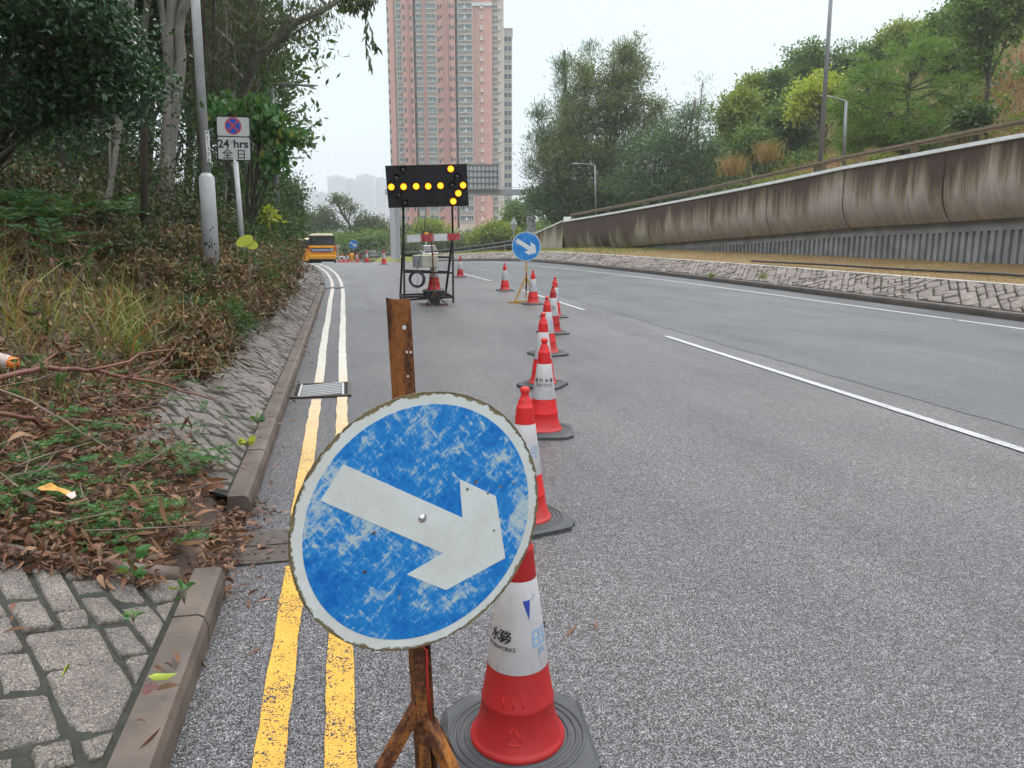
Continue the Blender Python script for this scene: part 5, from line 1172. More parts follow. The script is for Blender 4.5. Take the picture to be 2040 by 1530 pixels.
# dry verge grass
r = np.random.default_rng(44); n = 9000; s = r.uniform(8, 60, n); o = r.uniform(14.1, 17.8, n); P = np.array([RP(a, q, vz(a, q)) for a, q in zip(s, o)]); V, F = blades(P, .07 * r.uniform(.4, 1.6, n), r.uniform(.2, 1.6, n), .025 * r.uniform(.5, 1, n), 3, 2)
tag(np_mesh('verge_grass', V, F, M['grass_o']), 'short dry orange grass below the stained wall', None, kind='stuff')
r = np.random.default_rng(45); n = 5000; s = r.uniform(34, 85, n); o = r.uniform(14.1, 18, n); P = np.array([RP(a, q, (vz(a, q) if a < 51 else .8 * float(np.interp(a, [50, 58, 70, 90], [.92, .85, .55, .35])))) for a, q in zip(s, o)]); V, F = blades(P, .12 * r.uniform(.4, 1.6, n), r.uniform(.2, 1.2, n), .05 * r.uniform(.5, 1, n), 3, 2)
tag(np_mesh('verge_grass', V, F, M['grass_g']), 'greener grass toward the far end of the stained wall', None, kind='stuff')
b = MB(); b.tube([RP(s, 15.3 + .25 * sin(s * .5) - .05 * (s - 8), .68 + .01 * sin(s)) for s in np.arange(6, 24, .7)], .035, 6); tag(b.build('pipe', M['rubber_dk'], smooth=True), 'thin black pipe lying in the dry grass below the ribbed wall base', 'pipe')
# ---- fallen branches (traced, lying on the bank)
def branch(lab, pts, r0, r1, Y0, Y1, m='branch_red', subs=()):
    n = len(pts); W = [at(px, py, Y0 + (Y1 - Y0) * i / (n - 1)) for i, (px, py) in enumerate(pts)]
    t = thing('fallen_branch', lab, 'branch', W[0]); b = MB(); P = []
    for i in range(n - 1):
        for f in (0, .5): P.append(W[i].lerp(W[i + 1], f) + Vector((0, 0, .006 * sin(7 * i + 5 * f))))
    P.append(W[-1]); b.tube(P, list(np.linspace(r0, r1, len(P))), 8); b.build('limb', M[m], t, world=True, smooth=True)
    for sp, ra, rb in subs:
        k = len(sp); b = MB(); b.tube([at(px, py, Y) for px, py, Y in sp], list(np.linspace(ra, rb, k)), 6); b.build('side_limb', M[m], t, world=True, smooth=True)
    return t
branch('longest red brown fallen branch forking toward the stone slope, from the left edge', [(-40, 765), (35, 745), (90, 733), (150, 736), (195, 738), (250, 752), (310, 760), (360, 778), (420, 795)], .019, .006, 4.3, 5.4,
       subs=[([(60, 738, 4.5), (90, 720, 4.6), (118, 700, 4.75), (130, 675, 4.9), (131, 662, 4.95)], .011, .004), ([(118, 700, 4.75), (145, 690, 4.8), (165, 685, 4.9)], .006, .002), ([(180, 737, 4.75), (225, 728, 4.9), (258, 720, 5.0), (278, 705, 5.1), (310, 700, 5.2), (347, 696, 5.3)], .011, .006), ([(240, 755, 4.9), (280, 742, 5.1), (322, 722, 5.3), (338, 705, 5.35), (351, 684, 5.4)], .006, .003), ([(418, 795, 5.4), (455, 788, 5.5), (500, 800, 5.4)], .003, .001)])
branch('red brown branch with several bends lying above the longest one', [(-40, 670), (30, 675), (100, 678), (160, 675), (225, 680), (262, 684)], .012, .004, 5.6, 6.4, subs=[([(-20, 672, 5.6), (20, 688, 5.6), (45, 668, 5.7)], .006, .003)])
branch('hooked red brown branch at the left edge between litter and ferns', [(-40, 820), (20, 828), (68, 836), (85, 853), (115, 862)], .014, .008, 3.7, 4.2)
branch('long thin grey branch curving down across the litter to the kerb gap', [(130, 790), (180, 812), (240, 845), (290, 870), (280, 920), (330, 960), (400, 975), (440, 955)][:4] , .005, .003, 4.6, 4.9, 'twig')
branch('thin bowed brown branch running through the ferns toward the kerb', [(-20, 770), (60, 800), (130, 840), (200, 885), (260, 915), (290, 935), (320, 958), (382, 974)], .006, .003, 3.9, 4.2, 'twig', subs=[([(290, 935, 4.05), (340, 950, 4.2), (400, 958, 4.3), (445, 945, 4.5)], .003, .001)])
branch('straw coloured dead stem slanting above the yellow wrapper', [(30, 930), (100, 905), (185, 880)], .004, .002, 3.3, 3.6, 'twig')
# curled big dead leaves near
r = np.random.default_rng(77)
A = []; 
for (px, py) in [(365, 830), (378, 828), (392, 830), (185, 1020), (200, 1000), (290, 1020), (330, 1000), (230, 965), (65, 1060), (40, 985), (35, 1040), (400, 925), (250, 1000), (210, 985), (340, 1030), (80, 1020), (110, 1000), (160, 1050), (300, 1070), (380, 1000), (20, 1010), (225, 975), (318, 985), (140, 1080)]: A.append(at(px, py, onz(px, py, .42).y if py > 900 else 5.0))
D = r.normal(size=(len(A), 3)) * [.5, .5, .3] + [0, 0, -1]; V, F = ribleaf(np.array(A), D, r.uniform(.09, .15, len(A)), .17, .25, 9)
tag(np_mesh('curled_leaves', V, F, M['leaf_brown']), 'big curled dead leaves hanging in the litter', None, kind='stuff')
# rubbish
P = at(12, 722, 4.7); t = thing('plastic_bottle', 'crushed pale plastic bottle with orange end lying among branches at the left edge', 'bottle', P); b = MB()
M['plastic'] = plain('pale_plastic', (.45, .36, .32), .25, var=.2, scale=20); M['orange'] = plain('orange_plastic', (.62, .17, .03), .3, var=.3, scale=20)
b.tube([P + Vector((-.2, 0, .01)), P + Vector((-.08, 0, .02)), P + Vector((0, 0, .0)), P + Vector((.03, 0, -.005))], [.05, .055, .05, .045], 12); b.build('body', M['plastic'], t, world=True, smooth=True)
b = MB(); b.tube([P + Vector((.028, 0, -.005)), P + Vector((.06, 0, -.01)), P + Vector((.073, 0, -.012))], [.046, .04, .02], 12); b.build('orange_end', M['orange'], t, world=True, smooth=True)
P = onz(100, 985, .50); t = thing('wrapper', 'crumpled yellow wrapper with white torn end in the leaf litter', 'wrapper', P); b = MB(); M['wrap'] = plain('yellow_foil', (.5, .23, .02), .3, var=.35, scale=30); r = np.random.default_rng(5)
pts = [(x, y) for y in range(3) for x in range(6)]; vs = [P + Vector((-.055 + .024 * x + .008 * y, .02 * y, .035 - .012 * x * .6 + r.normal() * .008)) for x, y in pts]; b.add(vs, [(y * 6 + x, y * 6 + x + 1, y * 6 + x + 7, y * 6 + x + 6) for y in range(2) for x in range(5)]); b.build('foil', M['wrap'], t, world=True)
b = MB(); b.add([P + Vector(q) for q in ((.065, 0, -.002), (.09, .0, -.02), (.10, .02, -.015), (.08, .045, 0))], [(0, 1, 2, 3)]); b.build('torn_end', M['plastic'], t, world=True)
# ---- trees on the left
def gl(px, Y, extra=0.):    # ground point on the left bank under column px at distance Y
    x = (px - 1020) / FPX * (Y * CP + .1); s, o = inv((x, Y)); return Vector((x, Y, left_z(s, max(0, -o - KW)) + crest(s) - .1))
Y = 15.
g0 = gl(330, Y)
tree('eucalyptus', 'tall pale twin trunked eucalyptus left of the big lamp post', 'tree', g0, [lobe(330, -330, 330, 170, Y), lobe(560, -260, 180, 120, Y + 2)], 70, 120, .8, .13, .2, M['leaf_euc'], M['trunk_grey'], .16, 'droop', trunk=[g0, at(333, 400, Y), at(334, 300, Y), at(338, 200, Y), at(336, 100, Y), at(343, 0, Y), at(350, -250, Y)], seed=1, nlimb=4)  # unseen crown lobes above the frame, put there to darken the wood
W = MB(); W.tube([at(334, 400, Y), at(340, 300, Y), at(347, 230, Y), at(358, 150, Y), at(361, 110, Y), at(356, 60, Y), at(362, 25, Y), at(375, -10, Y), at(420, -250, Y)], [.09, .095, .10, .095, .09, .085, .085, .085, .06], 10); e0 = [o for o in bpy.data.objects if o.name == 'eucalyptus'][0]; W.build('second_trunk', M['trunk_grey'], e0, world=True, smooth=True)
def trunkonly(px0, py0, px1, py1, Y, r_, lab, m='trunk_dk', top=None, lob=None, seed=0):
    g0 = gl(px0, Y); tr_ = [g0, at(px0, py0, Y), at((px0 + px1) / 2 + rnd.uniform(-4, 4), (py0 + py1) / 2, Y), at(px1, py1, Y)]; d = tr_[-1] - tr_[-2]; d.z = max(d.z, 1.) * 2.2; tr_.append(tr_[-1] + d)
    c = tr_[-1] + Vector((0, 0, 1.5)); return tree('forest_tree', lab, 'tree', g0, [(c + Vector((0, 0, 1.0)), (2.3, 2.3, 1.6))], 40, 90, .7, .11, .4, M['leaf_mid'], M[m], r_, 'any', trunk=tr_, seed=seed, nlimb=5)
trunkonly(205, 470, 262, 60, 12, .055, 'slender leaning tree with pale bark behind the dark glossy shrub', 'trunk_grey', seed=2)
trunkonly(222, 330, 240, 40, 17, .07, 'dark trunked tree just behind the slender pale one', seed=3)
trunkonly(285, 80, 305, -60, 10.5, .05, 'dark leaning trunk at the top edge left of the twin trunk', seed=4)
trunkonly(442, 460, 452, 150, 21, .10, 'grey trunk behind the no stopping plate', 'trunk_grey', seed=5)
trunkonly(130, 420, 110, 60, 13, .05, 'thin dark trunk in the shade at far left', seed=6)
trunkonly(60, 400, 95, 100, 16, .09, 'thick dark trunk deepest in the shade at far left', seed=7)
trunkonly(395, 440, 425, 120, 19, .06, 'thin dark trunk rising behind the big lamp post', seed=8)
trunkonly(480, 440, 500, 160, 26, .09, 'trunk standing behind the thin grey sign post', seed=9)
trunkonly(170, 380, 190, 80, 20, .09, 'dark trunk in mid shade of the wood', seed=10)
trunkonly(20, 380, 30, 50, 11, .05, 'thin trunk at the extreme left of the wood', seed=12)
trunkonly(520, 440, 515, 250, 33, .09, 'slim trunk left of the farther street lamps', seed=13)
# dark glossy shrub crown overhead-left
Y = 8.2
tree('broadleaf_tree', 'dark glossy small leaved tree spreading over the upper left corner', 'tree', gl(-60, Y + 1.2), [lobe(60, 90, 170, 100, Y), lobe(185, 110, 95, 85, Y + .2), lobe(272, 175, 42, 50, Y), lobe(120, 210, 130, 45, Y + .5), lobe(60, 10, 150, 60, Y - .6)], 210, 110, .26, .062, .5, M['leaf_dark'], M['trunk_dk'], .10, 'any', trunk=[gl(-60, Y + 1.2), at(-30, 330, Y + 1), at(20, 230, Y + .6), at(100, 180, Y + .3), at(180, 150, Y)], seed=21, fold=True, nlimb=6, twr=.006)
# eucalyptus with hanging foliage at the top
Y = 19.
g0 = gl(455, Y + 3)
tree('eucalyptus', 'eucalyptus with hanging grey green foliage against the sky, top centre', 'tree', g0, [lobe(420, 40, 70, 60, Y + 2), lobe(505, 50, 75, 70, Y), lobe(590, 40, 45, 45, Y), lobe(450, 130, 50, 45, Y), lobe(535, 95, 30, 25, Y), lobe(470, -80, 160, 80, Y), lobe(630, 25, 30, 30, Y), lobe(400, 150, 40, 70, Y + 3)], 250, 46, .5, .14, .16, M['leaf_euc'], M['trunk_grey'], .14, 'droop', trunk=[g0, at(468, 300, Y + 2), at(480, 200, Y + 1), at(505, 125, Y), at(545, 85, Y), at(590, 45, Y), at(640, 22, Y), at(690, -10, Y)], seed=22, nlimb=3, twr=.01, shell=.7)
# twigs hanging in at the top from a bough out of frame
t = thing('hanging_twigs', 'long hanging eucalyptus twigs dangling from the top edge left of the pink tower', 'hanging twigs', at(700, -30, 9)); b = MB(); L = LB(); r = np.random.default_rng(9)
for (pts_) in ([(690, -30), (712, 0), (728, 30), (738, 55), (744, 80), (751, 96)], [(720, -20), (727, 20), (730, 60), (728, 90), (733, 115), (740, 130)], [(690, -30), (700, 5), (703, 20)], [(650, -30), (665, 0), (690, 10)], [(735, -30), (745, -5), (742, 8)], [(680, -20), (720, -5), (735, 20)]):
    W = [at(x, y, 9.) for x, y in pts_]; b.tube(W, list(np.linspace(.006, .002, len(W))), 5); n = 6 * (len(W) - 1); P = np.array([W[min(int(f), len(W) - 2)].lerp(W[min(int(f), len(W) - 2) + 1], f - int(f)) for f in r.uniform(.6, len(W) - 1.001, n)]); L.add(leaf_arrays(P, r.normal(size=(n, 3)) * .35 + [0, 0, -1], r.uniform(.07, .14, n), .18, True, .1, 3))
n = 150; P = np.array([at(x, y, 9.) for x, y in zip(r.uniform(680, 740, n), r.uniform(-25, 14, n))]); L.add(leaf_arrays(P, r.normal(size=(n, 3)) * .35 + [0, 0, -1], r.uniform(.07, .13, n), .18, True, .1, 3))
b.build('twig', M['trunk_dk'], t, world=True, smooth=True); L.build('leaves', M['leaf_euc'], t)
# heart leaved tree
Y = 17.
tree('heart_leaved_tree', 'big heart leaved tree behind the no stopping plate, leaves catching the light', 'tree', gl(470, Y + 1), [lobe(470, 225, 55, 32, Y), lobe(530, 238, 32, 28, Y), lobe(566, 262, 24, 18, Y), lobe(552, 305, 22, 14, Y), lobe(520, 198, 14, 10, Y), lobe(440, 205, 30, 20, Y + .5), lobe(595, 262, 8, 12, Y)], 120, 13, .26, .14, .9, M['leaf_heart'], M['trunk_dk'], .06, 'droop', seed=23, fold=True, nlimb=3, shell=.6)
tree('round_tree', 'rounded dark green tree over the far bend behind the yellow minibus', 'tree', gl(560, 52), [lobe(560, 420, 36, 60, 52), lobe(578, 390, 20, 35, 52), lobe(540, 380, 22, 40, 52), lobe(575, 450, 22, 30, 52)], 170, 60, .75, .22, .5, M['leaf_mid'], M['trunk_dk'], .2, 'any', seed=24)
tree('leafy_tree', 'mid green tree behind the farther street lamps', 'tree', gl(515, 34), [lobe(520, 330, 45, 60, 34), lobe(500, 410, 45, 60, 34), lobe(545, 470, 30, 40, 36), lobe(470, 350, 40, 60, 32)], 200, 60, .6, .17, .5, M['leaf_mid'], M['trunk_dk'], .15, 'any', seed=25)
tree('sapling', 'yellow green sapling sprouting beside the nearer distant lamp post', 'sapling', gl(538, 21), [lobe(540, 430, 16, 18, 21)], 10, 9, .16, .2, .4, M['leaf_yel'], M['twig'], .015, 'any', seed=26, fold=True)
P0 = gl(492, 9.2); t = thing('round_leaved_plant', 'plant with two large round lime leaves before the thin sign post', 'plant', P0); b = MB(); b.tube([P0, at(495, 485, 9.2)], .006, 5); b.build('stem', M['twig'], t, world=True)
b = MB()
for (px, py, r_, tl) in ((487, 480, .085, .3), (500, 487, .07, -.2)):
    c = at(px, py, 9.2); b.add([c] + [c + Vector((r_ * 1.2 * cos(a), .3 * r_ * sin(a), r_ * sin(a) * .8 + tl * r_ * cos(a))) for a in np.linspace(0, 2 * pi, 15)[:-1]], [(0, k + 1, (k + 1) % 14 + 1) for k in range(14)])
b.build('leaves', M['leaf_yel'], t, world=True)
# understorey shrubs on the bank (countable)
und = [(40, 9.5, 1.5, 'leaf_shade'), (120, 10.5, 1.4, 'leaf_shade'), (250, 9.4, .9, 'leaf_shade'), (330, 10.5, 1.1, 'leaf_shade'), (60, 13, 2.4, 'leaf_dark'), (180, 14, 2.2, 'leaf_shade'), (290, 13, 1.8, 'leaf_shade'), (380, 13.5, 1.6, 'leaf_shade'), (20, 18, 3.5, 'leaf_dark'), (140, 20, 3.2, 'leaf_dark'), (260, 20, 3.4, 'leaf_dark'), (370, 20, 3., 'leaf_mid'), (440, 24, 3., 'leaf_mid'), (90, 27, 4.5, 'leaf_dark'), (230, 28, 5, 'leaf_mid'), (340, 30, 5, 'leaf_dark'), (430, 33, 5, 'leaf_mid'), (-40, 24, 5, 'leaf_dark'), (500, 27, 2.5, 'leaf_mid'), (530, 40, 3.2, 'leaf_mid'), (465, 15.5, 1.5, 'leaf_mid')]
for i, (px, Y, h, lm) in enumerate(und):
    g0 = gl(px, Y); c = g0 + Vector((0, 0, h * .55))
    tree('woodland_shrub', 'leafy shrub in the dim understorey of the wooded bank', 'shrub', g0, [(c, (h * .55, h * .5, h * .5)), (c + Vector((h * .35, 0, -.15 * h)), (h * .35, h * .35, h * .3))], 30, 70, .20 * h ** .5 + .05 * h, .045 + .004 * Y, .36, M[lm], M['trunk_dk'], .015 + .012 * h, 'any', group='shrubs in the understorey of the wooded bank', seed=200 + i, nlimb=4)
# the canopy behind, up the wooded bank
cano = [(-150, 14, 4.5), (30, 24, 8), (180, 25, 8.5), (300, 26, 9), (400, 28, 9), (-80, 32, 11), (100, 34, 11), (260, 36, 12), (380, 38, 10), (-250, 20, 7), (470, 40, 8)]
for i, (px, Y, h) in enumerate(cano):
    g0 = gl(px, Y); c = g0 + Vector((0, 0, h))
    tree('woodland_tree', 'tree of the dark wood up the bank, its crown closing the view', 'tree', g0, [(c, (h * .42, h * .42, h * .42)), (c + Vector((h * .2, 0, -h * .35)), (h * .3, h * .3, h * .25))], 110, 60, .09 * h + .3, .16 + .006 * Y, .4, M['leaf_dark' if i % 2 else 'leaf_mid'], M['trunk_dk'], .12 + .01 * h, 'any', group='trees of the wood up the left bank', seed=300 + i)
# dry brown bushes along the stone slope
dry = [(405, 8.6, .4), (470, 10.8, .5), (430, 9.4, .5), (490, 12.4, .6), (506, 14, .65), (524, 16, .7), (534, 18.6, .8), (548, 21.5, .8), (560, 25.5, .9), (572, 30, 1.), (584, 36, 1.1), (390, 10, .6), (350, 9.5, .5), (300, 9, .5), (525, 20, 1.2), (505, 17, 1.), (240, 9.6, .5), (460, 13, .8), (440, 11.5, .7), (160, 9, .5), (330, 7.4, .3), (80, 9.5, .6)]
dry += [(370, 8.0, .4), (420, 10.4, .7), (475, 14.6, .9), (455, 17, 1.1), (400, 12, .8), (360, 11, .7), (310, 11, .7), (255, 10.8, .6), (200, 10.5, .6), (130, 10.5, .7), (50, 10.5, .7), (0, 8.5, .5), (350, 6.6, .25), (395, 7.5, .3), (500, 21, 1.3)]
for i, (px, Y, h) in enumerate(dry):
    h *= 1.4 if 8 < Y < 16.5 else (1.15 if Y <= 8 else .85); px += 4 if Y < 16.5 else -9
    g0 = gl(px, Y); 
    tree('dry_bush', 'bush of dry and half green growth along the top of the stone slope', 'bush', g0, [(g0 + Vector((0, 0, h * .5)), (h * .8, h * .8, h * .5))], 80, 30, .10 + .05 * h, .06 + .0035 * Y, .22, M['leaf_dry' if i % 6 else 'leaf_mid'], M['twig'], .010, 'any', group='dry bushes along the stone slope', seed=400 + i, fold='rib', twr=.0045, nlimb=8)
# ---- far bend trees
def ft(lab, base, lobes, m='leaf_far', n=150, k=50, cl=1., ls=.32, mode='any', seed=0, name='tree', tr=.22, **kw):
    return tree(name, lab, 'tree', base, lobes, n, k, cl, ls, .55, M[m], M['trunk_dk'], tr, mode, seed=seed, **kw)
YB = 112.
fb = lambda px, Y=YB: Vector(((px - 1020) / FPX * (Y * CP), Y, -3.2))
ft('open crowned tree with bare dark limbs above the yellow minibus', fb(700), [lobe(650, 425, 22, 12, YB), lobe(675, 400, 20, 10, YB), lobe(668, 398, 8, 8, YB), lobe(695, 415, 14, 12, YB), lobe(660, 450, 25, 14, YB)], n=110, k=26, cl=.85, seed=31, trunk=[fb(700), at(698, 450, YB), at(680, 425, YB), at(672, 405, YB)])
ft('bushy pale green tree just left of the open crowned one', fb(620), [lobe(615, 445, 24, 22, YB), lobe(640, 450, 20, 18, YB), lobe(600, 470, 25, 20, YB)], seed=32)
ft('pair of rounded green tree heads right of the open crowned tree', fb(735), [lobe(730, 445, 18, 22, YB), lobe(755, 455, 20, 18, YB), lobe(715, 465, 20, 20, YB)], seed=33)
ft('low spreading tree behind the farthest blue arrow sign', fb(690, 104), [lobe(690, 480, 40, 14, 104), lobe(740, 475, 35, 14, 104), lobe(650, 480, 30, 14, 104), lobe(770, 482, 20, 12, 104)], seed=34, m='leaf_hill')
ft('tree behind the left gantry column', fb(800, 118), [lobe(800, 465, 22, 16, 118), lobe(830, 462, 22, 12, 118), lobe(820, 480, 30, 10, 118)], seed=35)
ft('pale bushy tree at the foot of the pink tower behind the barrier plank', fb(860, 100), [lobe(855, 456, 22, 13, 100), lobe(840, 470, 20, 10, 100), lobe(880, 470, 22, 8, 100)], seed=36, m='leaf_lime')
ft('bright round bush right of the pink tower foot', fb(990, 90), [lobe(985, 462, 24, 15, 90), lobe(1010, 470, 20, 12, 90), lobe(960, 475, 25, 10, 90)], seed=37, m='leaf_lime')
ft('dark tree between the tower and the right gantry column', fb(1030, 95), [lobe(1030, 428, 17, 20, 95), lobe(1022, 450, 18, 16, 95)], seed=38, m='leaf_hill')
ft('low green hedge below the tower along the guardrail', fb(900, 95), [lobe(900, 482, 60, 6, 95), lobe(960, 482, 50, 6, 95), lobe(820, 488, 40, 6, 95)], seed=39, m='leaf_far', n=120, name='hedge')
L = LB(); r = np.random.default_rng(60); n = 26000; X = r.uniform(-95, 10, n); Yy = 118 + r.uniform(0, 45, n); Z = -3.5 + 6. * r.random(n) ** .8 * (.7 + .3 * np.sin(X * .35) * np.sin(X * .13 + 1)); L.add(leaf_arrays(np.stack([X, Yy, Z], 1), r.normal(size=(n, 3)), r.uniform(.4, .8, n), .6, False, 0, 4))
tag(L.build('distant_wood', M['leaf_far']), 'far belt of trees beyond the bend', None, kind='stuff')
# ---- right: casuarina group and hillside
def hb(px, Y): x = (px - 1020) / FPX * (Y * CP); s, o = inv((x, Y)); return Vector((x, Y, hill_z(s, o) if o > 17.9 else .5 + crest(s))) - Vector((0, 0, .2))
Y = 70.
ct = [at(1190, 440, Y), at(1195, 380, Y), at(1205, 300, Y), at(1215, 200, Y), at(1225, 120, Y)]
tree('casuarina', 'tallest broad olive feathery tree beyond the end of the stained wall', 'tree', hb(1200, Y), [lobe(1210, 200, 70, 70, Y), lobe(1150, 270, 60, 60, Y), lobe(1255, 260, 50, 60, Y), lobe(1120, 330, 60, 60, Y), lobe(1200, 330, 80, 60, Y), lobe(1260, 160, 35, 40, Y), lobe(1250, 105, 34, 30, Y), lobe(1300, 220, 22, 30, Y), lobe(1160, 160, 25, 40, Y)], 430, 90, 1.0, .40, .2, M['leaf_cas'], M['trunk_dk'], .24, 'any', trunk=[hb(1200, Y)] + ct, seed=51, nlimb=6, shell=.6, twr=.02)
tree('casuarina', 'slender grey green spired tree left of the tallest feathery one', 'tree', hb(1130, Y + 3), [lobe(1125, 150, 18, 60, Y + 3), lobe(1130, 230, 25, 60, Y + 3), lobe(1075, 230, 14, 40, Y + 2), lobe(1070, 290, 20, 30, Y + 2), lobe(1175, 110, 9, 30, Y + 3), lobe(1105, 300, 40, 60, Y + 2), lobe(1062, 340, 18, 30, Y)], 190, 50, .75, .42, .13, M['leaf_cas2'], M['trunk_dk'], .25, 'up', trunk=[hb(1130, Y + 3), at(1130, 350, Y + 3), at(1128, 200, Y + 3), at(1124, 100, Y + 3)], seed=52, nlimb=4, shell=.6)
tree('casuarina', 'dark feathery tree low beside the right gantry column', 'tree', hb(1090, Y), [lobe(1085, 400, 35, 40, Y), lobe(1120, 420, 45, 30, Y), lobe(1160, 400, 60, 45, Y), lobe(1215, 400, 50, 40, Y)], 300, 60, 1., .42, .2, M['leaf_cas2'], M['trunk_dk'], .2, 'any', seed=53)
Y = 64.
tree('casuarina', 'green soft leaved tree with a leaning dark trunk right of the tallest one', 'tree', hb(1290, Y), [lobe(1300, 310, 55, 50, Y), lobe(1350, 290, 60, 45, Y), lobe(1270, 370, 60, 40, Y), lobe(1400, 320, 45, 55, Y), lobe(1340, 380, 70, 35, Y), lobe(1380, 230, 30, 20, Y)], 330, 55, 1., .38, .2, M['leaf_cas2'], M['trunk_dk'], .2, 'any', trunk=[hb(1285, Y), at(1300, 390, Y - 1), at(1345, 320, Y - 1), at(1375, 260, Y - 1), at(1385, 200, Y - 1)], seed=54, nlimb=5)
tree('casuarina', 'wispy almost bare treetop poking above the hillside before the sky', 'tree', hb(1390, Y + 4), [lobe(1395, 190, 16, 30, Y + 4), lobe(1380, 225, 28, 15, Y + 4), lobe(1340, 240, 25, 15, Y + 4)], 50, 20, .8, .4, .08, M['leaf_cas2'], M['trunk_dk'], .08, 'up', seed=55, trunk=[hb(1390, Y + 4), at(1390, 260, Y + 4), at(1400, 165, Y + 4)], nlimb=8, twr=.02)
def ht(lab, px, py, rx, ry, Y, m, seed, mode='any', extra=(), n=110, k=62, ls=.28, asp=.55, cl=.68, **kw):
    return tree('hillside_tree', lab, 'tree', hb(px, Y), [lobe(px, py, rx, ry, Y)] + [lobe(px + a, py + b_, c, d, Y) for a, b_, c, d in extra], n, k, cl, ls, asp, M[m], M['trunk_dk'], .16, mode, seed=seed, **kw)
ht('yellow green tree at the left foot of the hill, lit leaves', 1455, 225, 32, 32, 66, 'leaf_lime', 61, extra=((10, 35, 30, 25), (35, -20, 22, 25)))
ht('tan flecked tree next above the yellow green one on the ridge', 1500, 180, 26, 26, 72, 'leaf_lime', 62, extra=((15, 25, 22, 22),))
ht('taller green tree in the middle of the ridge line', 1605, 120, 34, 32, 72, 'leaf_hill', 63, extra=((-25, 35, 26, 26), (25, 10, 22, 22)))
ht('brightest yellow leaved tree beside the tall lamp pole', 1630, 180, 34, 24, 60, 'leaf_yel', 64, extra=((-25, 25, 20, 20), (-40, 45, 14, 10), (20, -15, 22, 14), (40, 30, 20, 12)), n=110, cl=.7)
ht('dull green tree behind the short street lamp', 1570, 235, 38, 38, 64, 'leaf_hill', 65, extra=((-30, 20, 25, 25), (30, 30, 30, 30)))
ht('small green tree between the lime tree and the bright yellow one', 1550, 170, 24, 24, 70, 'leaf_hill', 66, extra=((-15, 30, 20, 20),))
ht('broad olive tree on the ridge right of the tall lamp pole', 1710, 120, 50, 32, 72, 'leaf_hill', 67, extra=((45, -15, 35, 25), (-30, 20, 30, 25)))
ht('lime tinged tree on the ridge above the feathery acacia', 1790, 75, 34, 26, 70, 'leaf_lime', 68, extra=((40, 0, 25, 25),))
ht('low dark tree at the foot of the hill behind the railing', 1500, 290, 30, 28, 62, 'leaf_hill', 69)
Y = 44.
g0 = hb(1800, Y)
tree('feathery_acacia', 'large feathery bright green acacia with dark bare limbs on the hillside', 'tree', g0, [lobe(1740, 150, 55, 40, Y), lobe(1820, 110, 60, 35, Y), lobe(1880, 190, 50, 50, Y), lobe(1760, 230, 80, 45, Y), lobe(1700, 260, 50, 40, Y), lobe(1840, 260, 70, 35, Y), lobe(1760, 280, 90, 25, Y), lobe(1900, 250, 45, 30, Y), lobe(1690, 200, 40, 30, Y)], 330, 105, .50, .19, .24, M['leaf_fea'], M['trunk_dk'], .17, 'wisp', trunk=[g0, at(1795, 290, Y), at(1810, 210, Y), at(1805, 170, Y), at(1840, 130, Y)], seed=71, nlimb=6, flat=.5, twr=.02)
ht('dark green tree high on the slope at the top right', 1900, 60, 45, 45, 56, 'leaf_hill', 72, extra=((-40, 30, 30, 30), (40, -30, 40, 40)), n=200)
ht('bluish green bush below the high dark tree', 1895, 120, 40, 26, 52, 'leaf_hill', 73, extra=((35, 10, 30, 25),))
ht('dark leaved tree cut by the top right corner', 1935, 20, 40, 50, 46, 'leaf_hill', 74, extra=((55, 10, 60, 55), (90, -40, 60, 50), (10, 70, 30, 40)), n=230, ls=.22)
ht('small round bush at the right foot of the acacia', 1940, 235, 25, 20, 38, 'leaf_mid', 76, n=60, ls=.2, cl=.5)
# scrub and grass over the hillside: masses
r = np.random.default_rng(81)
def hillmass(n, s0, s1, o0, o1, hmax, ls, seed, cond=None, clump=60):
    r = np.random.default_rng(seed); k = max(1, n // clump); s = r.uniform(s0, s1, k); o = r.uniform(o0, o1, k)
    if cond is not None: q = cond(s, o); s, o = s[q], o[q]
    C = np.array([RP(a, b, hill_z(a, b) - crest(a)) for a, b in zip(s, o)]); h = hmax * r.uniform(.4, 1., len(C)); P = np.repeat(C, clump, 0); off = r.normal(size=P.shape) * np.repeat(h, clump)[:, None] * [.45, .45, .35]; off[:, 2] = np.abs(off[:, 2]) + .05; P = P + off
    return leaf_arrays(P, r.normal(size=P.shape) + [0, 0, .3], ls * r.uniform(.6, 1.4, len(P)), .5, False, 0, seed)
L = LB(); L.add(hillmass(34000, 30, 110, 40, 100, 2.6, .38, 1)); L.add(hillmass(16000, 45, 95, 27, 42, 2.0, .30, 2)); L.add(hillmass(9000, 10, 32, 56, 90, 2.4, .32, 3))
tag(L.build('hillside_scrub', M['leaf_hill']), 'mixed green scrub covering the hillside', None, kind='stuff')
L = LB(); L.add(hillmass(16000, 28, 66, 26.5, 40, .7, .22, 4)); L.add(hillmass(8000, 20, 50, 28, 50, .6, .22, 5))
tag(L.build('hillside_scrub', M['leaf_lime']), 'low yellow green scrub on the lower hillside', None, kind='stuff')
n = 16000; s = r.uniform(6, 50, n); o = r.uniform(27, 62, n); P = np.array([RP(a, b, hill_z(a, b) - crest(a)) for a, b in zip(s, o)]); V, F = blades(P, .8 * r.uniform(.4, 1.3, n), r.uniform(.2, 1.2, n), .07 * r.uniform(.5, 1.2, n), 9, 3)
tag(np_mesh('hillside_grass', V, F, M['grass_o']), 'tawny dry grass on the hillside', None, kind='stuff')
M['grass_r'] = leafmat('grass_rust', [(.24, .09, .05), (.30, .13, .07), (.34, .18, .08), (.18, .17, .05)], .2)
